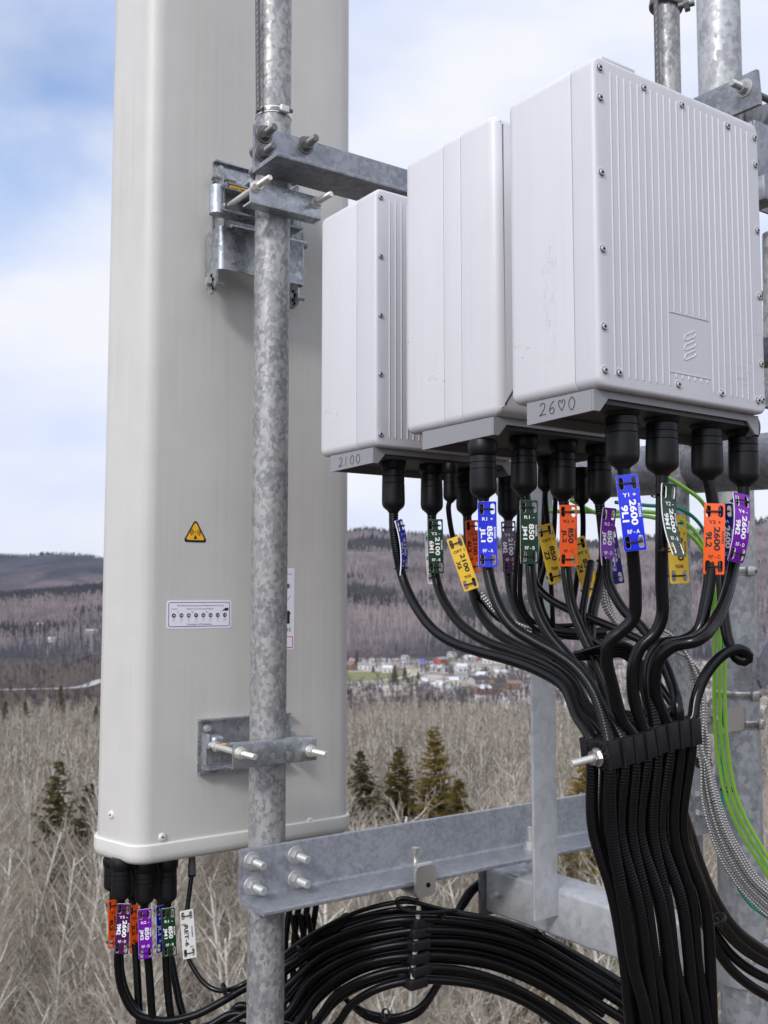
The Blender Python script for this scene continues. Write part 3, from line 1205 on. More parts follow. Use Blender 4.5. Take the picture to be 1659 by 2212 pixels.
m.box((sa0 - 0.004, b - 0.055, sz0 - 0.004), (sa0 + 0.062, b - 0.052, sz1 + 0.006), FRAME, 2)
m.build('yellow_label', ['sticker_black', 'sticker_yellow', 'galv_bracket'], ub, smooth=False)
# folded yoke below
bY = AB - 0.085
ya0, yz1 = PB(476, 486, bY)
ya1, _ = PB(660, 500, bY)
_, yz0 = PB(470, 578, bY)
m = MB()
prof = round_poly([(ya0, bY + 0.075), (ya0, bY), (ya1, bY), (ya1, bY + 0.075), (ya1 - t, bY + 0.075), (ya1 - t, bY + t), (ya0 + t, bY + t), (ya0 + t, bY + 0.075)],
                  [0.001, 0.010, 0.010, 0.001, 0.001, 0.006, 0.006, 0.001], 5)
m.prism(prof, yz0, yz1, FRAME)
m.build('yoke', 'galv_bracket', ub, angle=40)
m = MB().cyl(fr(ya0 + 0.03, bY + 0.012, yz1 + 0.003), fr(ya1 + 0.008, bY + 0.012, yz1 + 0.003), 0.009)
m.build('hinge_pin', 'galv_bracket', ub)
for aa, dy0, dy1 in ((ya0 - 0.003, 572, 628), (ya1 - 0.012, 590, 660)):
    z1_ = PB(470, dy0, bY)[1]
    z0_ = PB(470, dy1, bY)[1]
    if aa > 1:
        z1_, z0_ = yz0 + 0.012, yz0 - 0.05
    m = MB()
    m.prism(round_poly([(bY + 0.012, z1_), (bY + 0.060, z1_), (bY + 0.060, z0_), (bY + 0.012, z0_ + 0.008)], [0.002, 0.004, 0.018, 0.02], 5), aa, aa + 0.005, FRAME, axis=0)
    for q in range(4):
        m.lathe([(0.0045, 0), (0.0045, 0.0006)], FR(aa - 0.0003, bY + 0.026 + 0.008 * (q % 2), z0_ + 0.012 + q * 0.010) @ Matrix.Rotation(R(-90), 4, 'Y'), 10, 1)
    m.build('tilt_tab', ['galv_bracket', 'dark_hole'], ub, angle=40)
    zb_ = (z1_ + z0_) / 2
    m = MB().cyl(fr(aa - 0.012, bY + 0.036, zb_), fr(aa + 0.03, bY + 0.036, zb_), 0.0055)
    m.prism(hexa(0.010, 0, 1)[0], 0, 0.009, FR(aa - 0.002, bY + 0.036, zb_) @ Matrix.Rotation(R(-90), 4, 'Y'))
    m.build('tilt_bolt', 'bolt_grey', ub)
# front clamp channel of the upper bracket, its two rods
bF = PB_POLE - POLE_R - 0.034
af0, _ = PB(541, 432, bF)
af1, _ = PB(693, 450, bF)
_, zf1 = PB(600, 402, bF)
_, zf0 = PB(600, 452, bF)
m = MB()
channel(m, af0, af1, PB_POLE - POLE_R - 0.002, bF, zf0, zf1, 0.004)
m.build('front_clamp', 'galv_bracket', ub, angle=40)
for dx, dy in ((553, 398), (683, 426)):
    a, z = PB(dx, dy, bF)
    z = min(max(z, zf0 + 0.02), zf1 - 0.014)
    inst(BOLT_LONG, 'threaded_rod', ub, FR(a, bF, z) @ TOM)
    m = MB().cyl(fr(a, bF, z), fr(a, bR0 + 0.02, z), 0.0062)
    m.build('rod', 'bolt_bright', ub)

# twisted steel cables strapped to the two poles
def wire_rope(p0, p1, r, label):
    m = MB()
    ax = (p1 - p0)
    c = [p0 + ax * (k / 260) for k in range(261)]
    x = ax.cross(UP if abs(ax.normalized().z) < 0.9 else Vector((1, 0, 0))).normalized()
    y = ax.normalized().cross(x)
    for s in range(6):
        pts = [c[k] + (x * math.cos(k * 0.35 + s * R(60)) + y * math.sin(k * 0.35 + s * R(60))) * r * 0.6 for k in range(261)]
        m.tube(pts, r * 0.42, 6)
    return tag(m.build('wire_rope', 'bolt_dark'), label, 'cable', 'twisted steel cables')


wire_rope(P(558, 240, 2.05), P(556, -60, 2.05), 0.0052, 'dark twisted steel cable lying along the left pole at the top')
wire_rope(P(1423, 260, 2.30), P(1415, -60, 2.30), 0.0060, 'dark twisted steel cable along the slim pipe behind the radio')
q = on_line(RP0, RP1, 8)
root = thing('pipe_clamp', 'black clamp ring with a wing nut at the top of the slim pipe', 'clamp', q, 0)
m = MB()
axr = (RP1 - RP0).normalized()
m.lathe([(0.0315, -0.012), (0.040, -0.012), (0.041, -0.008), (0.041, 0.012), (0.0315, 0.014)], aim(q, q + axr) @ Matrix.Rotation(R(10), 4, 'X'), 32, cap=False)
m.build('ring', 'bolt_dark', root)
q0, q1 = P(1478, 14, 2.31), P(1500, 6, 2.30)
m = MB().cyl(q0 - Vector((0.015, 0, 0.0)), q1, 0.007)
m.prism(hexa(0.014, 0, 1)[0], 0, 0.012, aim(q0, q1))
m.build('wing_bolt', 'bolt_dark', root)
# ================================================================== radios
scr = MB()
scr.lathe([(0.0066, 0), (0.0066, 0.0006), (0.0058, 0.0009)], n=20)
scr.lathe([(0.0050, 0.0009), (0.0050, 0.0011)], n=16, mi=1)
scr.lathe([(0.0042, 0.0011), (0.0042, 0.0020), (0.0034, 0.0030)], n=18, mi=2)
scr.prism(hexa(0.0020, 0, 1)[0], 0.0030, 0.0032, None, 1)
SCREW = scr.mesh('screw', ['radio_front', 'dark_hole', 'bolt_grey'])


def rbox(lo, hi, rv, front=0.0, back=0.0):
    """box with rounded long edges along y and optionally a rounded front (-y) or back rim"""
    bm = bmesh.new()
    bmesh.ops.create_cube(bm, size=1)
    for v in bm.verts:
        v.co = Vector([lo[i] + (hi[i] - lo[i]) * (v.co[i] + 0.5) for i in range(3)])
    e = [x for x in bm.edges if abs(x.verts[0].co.y - x.verts[1].co.y) > 1e-6]
    bmesh.ops.bevel(bm, geom=e, offset=rv, segments=5, profile=0.5, affect='EDGES')
    for y, r in ((lo[1], front), (hi[1], back)):
        if r:
            e = [x for x in bm.edges if abs(x.verts[0].co.y - y) < 1e-6 and abs(x.verts[1].co.y - y) < 1e-6]
            bmesh.ops.bevel(bm, geom=e, offset=r, segments=4, profile=0.5, affect='EDGES')
    return bm


def make_radio(label, a, b, W, D, z0, z1, seams, front_r, screws, ribs, patch=None, skirt_front=0.010):
    root = thing('radio_unit', label, 'radio unit', fr(a, b, z0), PSI, 'white radio units on the frame')
    M = FR(a, b, 0)
    g = 0.0006
    cuts = [0.0] + seams + [D]
    names = ['front_cover'] + ['middle_section'] * (len(seams) - 1) + ['rear_housing']
    for i, nm in enumerate(names):
        q0, q1 = cuts[i] + (g if i else 0), cuts[i + 1] - (g if i < len(names) - 1 else 0)
        m = MB()
        m.bm(rbox((0, q0, z0), (W, q1, z1), 0.014, front_r if i == 0 else 0.0012, 0.016 if i == len(names) - 1 else 0.0012), M)
        if i == 0 and ribs:
            n = ribs
            for k in range(n):
                p = 0.030 + (W - 0.060) * k / (n - 1)
                zl, zh = z0 + 0.016, z1 - 0.016
                spans = [(zl, zh)]
                if patch and patch[0] - 0.004 < p < patch[1] + 0.004:
                    spans = [(zl + 0.012, patch[2]), (patch[3], zh)]
                    zl2 = spans
                for s0, s1 in spans:
                    bm = bmesh.new()
                    bmesh.ops.create_cube(bm, size=1)
                    for v in bm.verts:
                        top = v.co.y < 0
                        v.co = Vector((p + v.co.x * (0.0011 if top else 0.0034), -0.0014 if top else 0.002, (s0 + s1) / 2 + v.co.z * (s1 - s0 - (0.003 if top else 0))))
                    bmesh.ops.bevel(bm, geom=bm.edges[:], offset=0.0004, segments=1, affect='EDGES')
                    m.bm(bm, M)
            if patch:
                m.box((patch[0] - 0.004, -0.0009, patch[3] - 0.0012), (patch[1] + 0.004, 0.002, patch[3]), M)
                m.box((patch[0] - 0.004, -0.0009, patch[2]), (patch[1] + 0.004, 0.002, patch[2] + 0.0012), M)
        m.build(nm, 'radio_front' if i == 0 and ribs else 'radio_white', root, angle=30)
    m = MB()
    m.box((0.007, 0.010, z0 + 0.007), (W - 0.007, D - 0.010, z1 - 0.007), M)
    m.build('inner_case', 'plate_dark', root)
    for dx, dy in screws:
        aa, zz = PB(dx, dy, b)
        aa = min(max(aa - a, 0.011), W - 0.011)
        zz = min(max(zz, z0 + 0.010), z1 - 0.010)
        inst(SCREW, 'screw', root, M @ Matrix.Translation((aa, 0.0003, zz)) @ TOM)
    # grey skirt under the body, open to the front
    sk = MB()
    h = 0.029
    sk.prism([(0.016, z0 - 0.0005), (D * 0.80, z0 - 0.0005), (D * 0.80, z0 - h * 1.05), (0.016, z0 - h * 0.95)], 0.0035, 0.0065, M, axis=0)
    sk.prism([(0.016, z0 - 0.0005), (D * 0.80, z0 - 0.0005), (D * 0.80, z0 - h * 1.05), (0.016, z0 - h * 0.95)], W - 0.0065, W - 0.0035, M, axis=0)
    sk.box((0.0066, D * 0.80 - 0.003, z0 - h), (W - 0.0066, D * 0.80, z0 - 0.0005), M)
    sk.prism([(0.0035, z0 - 0.0005), (W - 0.0035, z0 - 0.0005), (W - 0.0035, z0 - h * 0.95), (W - 0.012, z0 - h * 0.95), (W - 0.03, z0 - skirt_front),
              (0.03, z0 - skirt_front), (0.014, z0 - h * 0.95), (0.0035, z0 - h * 0.95)], 0.012, 0.0155, M, axis=1)
    sk.build('skirt', 'skirt_grey', root, smooth=False)
    m = MB()
    m.box((0.007, 0.0165, z0 - 0.016), (W - 0.007, D * 0.80 - 0.004, z0 - 0.0006), M)
    m.build('bottom_plate', 'plate_dark', root)
    return root, M


def Z2(lst):
    return [(656.7 + 0.6042 * x, 86.4 + 0.6042 * y) for x, y in lst]


BIG = dict(a=0.9317, b=0.8566, W=0.347, D=0.1654, z0=0.256, z1=0.685)
pa0, pz1 = PB(*Z2([(1312, 970)])[0], BIG['b'])
pa1, _ = PB(*Z2([(1440, 1000)])[0], BIG['b'])
_, pz0 = PB(*Z2([(1318, 1188)])[0], BIG['b'])
patch = (pa0 - BIG['a'], pa1 - BIG['a'], pz0, pz1)
big, BM_ = make_radio('large ribbed white radio box nearest the viewer, marked 2600 in pencil', **BIG, seams=[0.040], front_r=0.006,
                      screws=Z2([(1036, 90), (1038, 198), (1046, 468), (1052, 743), (1060, 1022), (1064, 1178), (1126, 1190), (1214, 172), (1350, 234), (1514, 308),
                                 (1612, 352), (1619, 450), (1629, 685), (1641, 922), (1652, 1163), (1656, 1290), (1338, 1232), (1492, 1264), (1622, 1290)]),
                      ribs=23, patch=patch)
# embossed emblem of three slanted rounded bars
m = MB()
pcx, pcz = (patch[0] + patch[1]) / 2, (patch[2] + patch[3]) / 2
for k in range(3):
    loop = rrect(0.0235, 0.0074, 0.0036, 5)
    c = Vector((pcx, 0, pcz + 0.0132 * (1 - k)))
    pts = [BM_ @ Vector((c.x + x, -0.0002, c.z + y + x * 0.42)) for x, y in loop]
    m.tube(pts, 0.0008, 6, closed=True)
m.build('emblem', 'radio_front', big)
# lid rim that stands out on the top edge
m = MB().box((0.02, 0.004, BIG['z1'] - 0.001), (0.085, 0.040, BIG['z1'] + 0.006), BM_, 0, 0.003)
m.build('top_lug', 'radio_white', big)

mid, MM_ = make_radio('smooth white radio box in the middle of the three, with two side seams', a=1.0046, b=1.1266, W=0.335, D=0.2346, z0=0.267, z1=0.738,
                      seams=[0.082, 0.126], front_r=0.018, screws=[], ribs=0)
small, SM_ = make_radio('farthest white radio box with ribbed front, marked 2100 in pencil', a=0.999, b=1.4369, W=0.335, D=0.19, z0=0.257, z1=0.721,
                        seams=[0.060], front_r=0.006, screws=Z2([(257, 558), (259, 770), (261, 982), (263, 1193), (266, 1409)]) + [(965, 966), (1078, 964)], ribs=22)


def pencil(root, M, strokes, q0, z0, sx, sz, thick=0.0006):
    """handwriting on the left skirt: x runs from the back to the front there"""
    m = MB()
    for st in strokes:
        pts = [M @ Vector((0.0033, q0 - x * sx, z0 + y * sz)) for x, y in st]
        c, s = spline(pts, 0.0012)
        m.tube(c, thick, 5)
    m.build('handwriting', 'pencil', root)


two = [(0.05, 0.8), (0.25, 1.0), (0.5, 0.9), (0.5, 0.6), (0.2, 0.2), (0.0, 0.0), (0.3, 0.08), (0.65, 0.05)]
six = [(0.5, 1.0), (0.2, 0.75), (0.05, 0.35), (0.2, 0.02), (0.45, 0.1), (0.5, 0.35), (0.3, 0.5), (0.1, 0.35)]
zero = [(0.3, 1.0), (0.05, 0.7), (0.05, 0.3), (0.3, 0.0), (0.55, 0.3), (0.55, 0.75), (0.32, 1.0), (0.25, 0.95)]
heart = [(0.3, 0.1), (0.05, 0.5), (0.0, 0.8), (0.15, 0.95), (0.3, 0.72), (0.45, 0.95), (0.6, 0.8), (0.55, 0.5), (0.3, 0.1)]
one = [(0.25, 1.0), (0.22, 0.5), (0.2, 0.0)]


def word(gl):
    out = []
    for i, g_ in enumerate(gl):
        out.append([(x + i * 0.95, y) for x, y in g_])
    return out


pencil(big, BM_, word([two, six, heart, zero]), 0.108, 0.256 - 0.0215, 0.0185, 0.0165)
pencil(small, SM_, word([two, one, zero, zero]), 0.122, 0.257 - 0.0240, 0.0200, 0.0165)
# pencil and boot scuffs on the left face of the nearest box
m = MB()
r2 = random.Random(3)
for k in range(60):
    q = 0.083 + r2.gauss(0, 0.006)
    z = 0.30 + 0.16 * r2.random() ** 1.1
    l = r2.uniform(0.002, 0.007)
    an = r2.choice([R(70), R(20), R(95), R(45)])
    m.add([BM_ @ Vector((-0.00015, q + math.cos(an) * s * l + t * 0.0002, z + math.sin(an) * s * l + t * 0.0002)) for s, t in ((-1, -1), (1, -1), (1, 1), (-1, 1))], [(0, 1, 2, 3)])
m.build('scuff_marks', 'scuff_grey', big, smooth=False)

# bracket rails the radios hang on (behind them, only their ends show)
root = thing('radio_rail', 'galvanised rail behind the three radio boxes', 'rail', fr(1.37, 1.2, 0.4), PSI)
for zz in (0.36, 0.62):
    m = MB().box((1.385, 0.92, zz), (1.425, 1.66, zz + 0.041), FRAME, 0, 0.004)
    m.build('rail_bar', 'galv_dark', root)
for zz in (0.37, 0.63):
    for bb in (0.94, 1.22, 1.52):
        m = MB().box((1.2, bb, zz), (1.384, bb + 0.02, zz + 0.02), FRAME)
        m.build('strut', 'galv_dark', root)

# ================================================================== cables
BOOT_PROF = [(0.0185, 0), (0.0215, 0.002), (0.0232, 0.008), (0.0235, 0.015), (0.0225, 0.022), (0.0205, 0.026), (0.0200, 0.0264), (0.0188, 0.0268), (0.0200, 0.0274),
             (0.0202, 0.0370), (0.0190, 0.0376), (0.0202, 0.0382), (0.0204, 0.0476), (0.0192, 0.0482), (0.0205, 0.0488),
             (0.0210, 0.078), (0.0204, 0.083), (0.0185, 0.087), (0.0140, 0.0905), (0.0102, 0.0935), (0.0090, 0.096)]


def fill_depth(path, d0, d1):
    """picture path with some depths given; the others are filled in along its length"""
    L_ = [0.0]
    for i in range(1, len(path)):
        L_.append(L_[-1] + math.hypot(path[i][0] - path[i - 1][0], path[i][1] - path[i - 1][1]))
    ks = [(0.0, d0)] + [(L_[i], p[2]) for i, p in enumerate(path) if len(p) > 2 and 0 < i < len(path) - 1] + [(L_[-1], d1)]
    ds = np.interp(L_, [k[0] for k in ks], [k[1] for k in ks])
    return [P(p[0], p[1], d) for p, d in zip(path, ds)]


def depth_b(dx, dy, b):
    return PBv(dx, dy, b).y


def jumper(label, top, bottom, d, tail, r=0.0087, corr=True, group='black jumper cables', boot_r=1.0, smooth_to=0.0, name='jumper_cable'):
    """thick black cable that hangs from a connector boot"""
    t = P(top[0], top[1], d)
    bt = P(bottom[0], bottom[1], d)
    root = thing(name, label, 'cable', t, 0, group)
    ln = (bt - t).length
    m = MB()
    M = aim(t, bt)
    k = ln / 0.096
    m.lathe([(x * boot_r, z * k) for x, z in BOOT_PROF], M, 28)
    m.build('boot', 'black_rubber', root, angle=28)
    pts = [t.lerp(bt, 0.94)] + tail
    m = MB()
    if corr:
        corrugated(m, pts, r, smooth_to=smooth_to)
    else:
        c, s = spline(pts, 0.006)
        m.tube(c, r, 14)
    m.build('jacket', 'cable_black', root, angle=60)
    return root


# clamp row of the bundle: eight places in front, eight behind
COLX = [(1315, 1632), (1345, 1624), (1369, 1618), (1394, 1610), (1417, 1600), (1443, 1592), (1467, 1587), (1491, 1582)]
C1797 = [1319, 1341, 1362, 1384, 1406, 1428, 1454, 1476]
C1947 = [1350, 1373, 1397, 1421, 1445, 1469, 1497, 1519]
C2212 = [1397, 1417, 1439, 1462, 1483, 1504, 1525, 1542]


def lane(i, rear=False):
    d = 1.365 + 0.0105 * i
    off = Wv * 0.031 if rear else Vector((0, 0, 0))
    w = (-3.5, 4.2, -1.5, 5.0, -4.5, 3.0, -2.5, 3.5)[i] * (-0.8 if rear else 1.0) + (3.0 if rear else 0)
    p = [P(COLX[i][0], COLX[i][1] - 26, d) + off, P(*COLX[i], d) + off, P(COLX[i][0] + 2, COLX[i][1] + 34, d) + off,
         P(C1797[i] - w * .6, 1797, d + 0.012) + off * (0.9 if rear else 1), P(C1947[i] + w, 1947, d + 0.02) + off * 0.8,
         P((C1947[i] * .52 + C2212[i] * .48) + w * 1.3, 2085, d + 0.03) + off * .8,
         P(C2212[i] - w * 0.7, 2212, d + 0.04) + off * 0.8, P(C2212[i] + 18 + w, 2420, d + 0.06) + off * .8]
    return p


def Zc(lst):        # points read in the enlarged middle-right view
    return [(777.7 + 0.5312 * x, 915.9 + 0.5312 * y) + tuple(r_) for x, y, *r_ in lst]


def to_lane(label, top, bottom, b, path, i, rear, **kw):
    d = depth_b(bottom[0], bottom[1], b)
    ln = lane(i, rear)
    path = [bottom] + [(p[0], p[1], d) if len(p) == 2 and p[1] < bottom[1] + 165 else p for p in path]
    body = fill_depth(path + [(COLX[i][0], COLX[i][1] - 26)], d, ln[0].y)[1:-1]
    return jumper(label, top, bottom, d, body + ln, **kw)


bS, bM, bB = 1.4369 + 0.050, 1.1266 + 0.055, 0.8566 + 0.047
J = 'black jumper cables hanging from the radios'
to_lane('black cable from the leftmost boot under the farthest radio, with an edge-on blue tag', (849, 980), (850, 1108), bS,
        Zc([(138, 430), (150, 520), (172, 620), (225, 740), (300, 838), (380, 890), (480, 925), (600, 957), (720, 1000), (830, 1068), (880, 1180)]), 0, True, group=J)
to_lane('black cable behind the green 2100 tag', (932, 992), (933, 1112), bS,
        Zc([(292, 430), (298, 540), (312, 640), (350, 735), (420, 825), (520, 888), (630, 928), (750, 975), (850, 1045), (905, 1160)]), 1, True, group=J)
to_lane('black cable behind the orange 2100 tag', (1008, 996), (1009, 1114), bS + 0.01,
        Zc([(440, 480), (450, 620), (475, 740), (540, 835), (640, 900), (760, 955), (860, 1030), (930, 1160)]), 2, True, group=J)
to_lane('black cable behind the bright blue 850 tag, from the first boot of the middle radio', (1042, 950), (1044, 1078), bM,
        Zc([(508, 400), (518, 580), (560, 735), (620, 825), (710, 885), (800, 935), (890, 1005), (960, 1110)]), 0, False, group=J)
to_lane('black cable behind the plum 2100 tag', (1097, 1000), (1098, 1122), bS,
        Zc([(602, 480), (604, 620), (630, 740), (690, 835), (790, 905), (900, 985), (970, 1100)]), 3, True, group=J)
to_lane('black cable behind the dark green 850 tag', (1131, 935), (1132, 1070), bM,
        Zc([(690, 400), (692, 570), (712, 735), (765, 850), (840, 940), (930, 1050), (985, 1160)]), 1, False, group=J)
to_lane('black cable behind the orange 850 tag', (1217, 940), (1216, 1082), bM,
        Zc([(842, 420), (838, 590), (862, 740), (905, 850), (962, 970), (1015, 1100), (1040, 1200)]), 4, True, group=J)
to_lane('black cable behind the pale purple 850 tag', (1295, 948), (1294, 1088), bM,
        Zc([(985, 420), (992, 520), (975, 640), (945, 770), (938, 900), (960, 1040), (1010, 1160)]), 5, True, group=J)
to_lane('black cable with a sharp S-bend below the large blue 2600 tag', (1342, 858), (1345, 1014), bB,
        Zc([(1085, 260), (1098, 420), (1112, 560), (1120, 700), (1112, 790), (1065, 840), (1015, 885), (1003, 960), (1025, 1060), (1065, 1200)]), 2, False, group=J, smooth_to=0.34, boot_r=1.06)
to_lane('black cable with a step bend below the narrow green 2600 tag', (1430, 872), (1430, 1028), bB,
        Zc([(1228, 300), (1226, 480), (1226, 650), (1228, 780), (1200, 850), (1140, 910), (1112, 990), (1112, 1100), (1145, 1220)]), 3, False, group=J, smooth_to=0.34, boot_r=1.06)
to_lane('black cable bending left below the orange 2600 tag', (1526, 888), (1528, 1038), bB,
        Zc([(1432, 300), (1440, 400), (1430, 560), (1408, 720), (1375, 840), (1310, 882), (1230, 895), (1185, 950), (1172, 1060), (1195, 1190)]), 4, False, group=J, smooth_to=0.34, boot_r=1.06)
to_lane('black cable bending left below the slanted purple 2600 tag', (1604, 905), (1607, 1052), bB,
        Zc([(1558, 300), (1545, 420), (1522, 560), (1490, 700), (1440, 810), (1370, 880, 1.36), (1270, 905), (1215, 960), (1200, 1080), (1240, 1200)]), 5, False, group=J, smooth_to=0.34, boot_r=1.06)


def cable(name, label, pts, r, material='cable_black', corr=None, group=None, step=0.006, n=12, cat='cable'):
    m = MB()
    if corr:
        corrugated(m, pts, r, pitch=corr[0], depth=corr[1], n=n)
    else:
        c, s = spline(pts, step)
        m.tube(c, r, n)
    return tag(m.build(name, material, angle=60), label, cat, group)


ln = lane(6)
cable('jumper_cable', 'black cable crossing rightward behind the S-bend into the bundle',
      fill_depth(Zc([(1005, 560), (1010, 640), (1075, 760), (1150, 830), (1225, 945), (1265, 1040), (1292, 1150)]), 1.62, ln[0].y) + ln, 0.0078, group=J)
ln = lane(7)
cable('jumper_cable', 'black cable with the open loop in front of the tower leg',
      fill_depth(Zc([(1462, 480), (1468, 620), (1478, 760), (1498, 880), (1535, 955), (1572, 962), (1578, 938), (1545, 915), (1480, 935), (1405, 1020), (1365, 1120), (1352, 1200)]), 1.52, ln[0].y) + ln, 0.0080, group=J)
ln = lane(6, True)
cable('jumper_cable', 'thin black cable running from the dark green tag to the right behind the others',
      fill_depth(Zc([(700, 600), (720, 660), (770, 710), (840, 750), (960, 800), (1080, 850), (1170, 900), (1240, 1000), (1280, 1150)]), 1.70, ln[0].y) + ln, 0.0065, group=J)
ln = lane(7, True)
cable('jumper_cable', 'thin black cable sloping behind the pale purple tag to the back of the bundle',
      fill_depth(Zc([(940, 560), (915, 700), (905, 800), (935, 870), (1030, 915), (1130, 960), (1230, 1080), (1300, 1200)]), 1.66, ln[0].y) + ln, 0.0060, group=J)
# slim plugs and control leads at the back row
SL = 'slim black leads under the radios'
for lb, top, bot, dd, path in (
        ('slim black lead beside the tilted yellow tag under the farthest radio', (972, 1000), (973, 1086), 1.86, Zc([(360, 330), (366, 400), (380, 470), (410, 560), (470, 680), (560, 790), (700, 850), (820, 870)])),
        ('slim black lead left of the orange 850 tag', (1178, 985), (1178, 1062), 1.74, Zc([(752, 300), (760, 380), (765, 520), (735, 640), (722, 760), (760, 830), (860, 850), (1000, 848)])),
        ('slim black lead between the orange and the pale purple tags', (1256, 1010), (1256, 1092), 1.76, Zc([(905, 350), (905, 480), (880, 640), (870, 760), (900, 830), (1000, 870)]))):
    jumper(lb, top, bot, dd, fill_depth([bot] + path, dd, dd + 0.05)[1:], r=0.0048, corr=False, group=SL, boot_r=0.62, name='control_lead')
for i, (x0, x1, y1) in enumerate(((785, 790, 850), (740, 775, 820), (640, 700, 830), (660, 690, 800))):
    cable('control_lead', ('slim black lead hanging behind the tilted yellow 850 tag', 'slim black lead crossing in front of the pale upright bar',
                           'slim black lead hanging right of the plum tag', 'slim black lead close behind the dark green tag')[i],
          fill_depth(Zc([(x0 + 12, 240), (x0 + 4, 440), (x0 - 8, 600), (x0 - 4, 720), (x1 + 10, y1), (x1 + 110, y1 + 20), (x1 + 240, y1 + 12)]), 1.76, 1.8), 0.0042, group=SL)
for i in range(5):
    cable('fibre_loop', 'thin black fibre lead looping behind the S-bend cable', fill_depth(
        Zc([(900 - 30 * i, 925 + 8 * i), (985, 902 + 12 * i), (1060, 890 + 13 * i), (1115 - 4 * i, 915 + 13 * i), (1145 - 5 * i, 980 + 10 * i), (1165 - 5 * i, 1080), (1190 - 5 * i, 1200)]), 1.52 + 0.012 * i, 1.50 + 0.01 * i),
        0.0034, group='thin black fibre leads looping behind the bundle')

# blocks of the big cable clamp
clampR = thing('cable_clamp', 'row of black plastic blocks clamping the big cable bundle on a threaded rod', 'cable clamp', P(1315, 1632, 1.365), 0)
cen = [P(*COLX[i], 1.365 + 0.0105 * i) for i in range(8)]
for i in range(8):
    c = cen[i]
    X = (cen[min(i + 1, 7)] - cen[max(i - 1, 0)]).normalized()
    Zd = (lane(i)[2] - lane(i)[0]).normalized() * -1
    Yd = Zd.cross(X).normalized()
    Zd = X.cross(Yd)
    Mk = Matrix.Translation(c + Yd * 0.017 + (Vector((0, 0, 0.002)))) @ Matrix((X, Yd, Zd)).transposed().to_4x4()
    w = ((cen[min(i + 1, 7)] - cen[max(i - 1, 0)]).length / (2 if 0 < i < 7 else 1)) / 2 - 0.0006
    m = MB()
    m.box((-w, -0.0295, -0.0185), (w, 0.030, 0.0185), Mk, 0, 0.0022, 2)
    m.box((-w * 1.0 - 0.0002, -0.0306, -0.0185), (-w * 0.72, -0.029, 0.0185), Mk)
    m.build('block', 'block_black', clampR, angle=40)
    if i == 0:
        e = c + Yd * 0.006 - X * (w + 0.0004)
        me = MB().lathe([(0.0135, 0), (0.0135, 0.002)], n=20)
        for k in range(16):
            me.box((0.013, -0.001, 0), (0.019, 0.001, 0.0012), Matrix.Rotation(k * math.pi / 8, 4, 'Z'))
        Ma = aim(e, e - X)
        w_ = MB()
        w_.add(me.v, me.f, 0, Ma)
        w_.build('serrated_washer', 'block_black', clampR, smooth=False)
        w_ = MB().prism(hexa(0.0098, 0, 1)[0], 0.002, 0.012, Ma)
        w_.lathe([(0.0125, 0.0018), (0.0125, 0.0035)], Ma, 20)
        w_.build('nut', 'stainless', clampR, smooth=False)
        w_ = MB().lathe([(0.0052, 0.0)] + [(0.0052 if k % 2 else 0.0047, 0.0015 * k) for k in range(1, 30)] + [(0.0045, 0.0452)], Ma, 14)
        w_.build('threaded_rod', 'bolt_bright', clampR)

# ------------------------------------------------------------------ antenna jumpers and the hanging arcs
def Z6(lst):
    return [(501.2 + 0.552 * x, 1710.8 + 0.552 * y) for x, y in lst]


def Z7(lst, d=None):
    return [(190.1 + 0.2604 * x, 1762.7 + 0.2604 * y) for x, y in lst]


ARCS = [
    [(195, 655), (300, 582), (450, 505), (620, 462), (760, 455), (900, 474), (1060, 504), (1200, 554), (1350, 634), (1500, 724), (1600, 790)],
    [(195, 690), (300, 620), (450, 550), (600, 508), (735, 498), (900, 508), (1060, 538), (1200, 596), (1350, 684), (1500, 772), (1610, 838)],
    [(195, 775), (330, 655), (500, 580), (680, 545), (735, 540), (900, 545), (1030, 566), (1160, 606), (1300, 684), (1450, 774), (1600, 872)],
    [(195, 880), (300, 745), (420, 664), (560, 614), (700, 590), (850, 586), (1000, 606), (1150, 656), (1300, 742), (1450, 834), (1600, 925)],
    [(225, 925), (330, 795), (450, 704), (580, 656), (720, 640), (880, 645), (1020, 670), (1180, 734), (1330, 824), (1450, 908), (1560, 980)],
    [(285, 930), (400, 802), (520, 732), (640, 697), (740, 689), (880, 695), (1050, 740), (1200, 815), (1350, 912), (1480, 1000)],
    [(370, 935), (470, 830), (580, 766), (700, 738), (850, 740), (1000, 766), (1150, 826), (1280, 912), (1420, 1010)]]


def arc_pts(arc, db=0.0):
    out = []
    for x, y in Z6(arc):
        b = np.interp(x, [600, 690, 800, 905, 1100, 1250, 1400], [1.945, 1.90, 1.76, 1.702, 1.69, 1.66, 1.56]) + db
        out.append(PBv(x, y, float(b)))
    return out


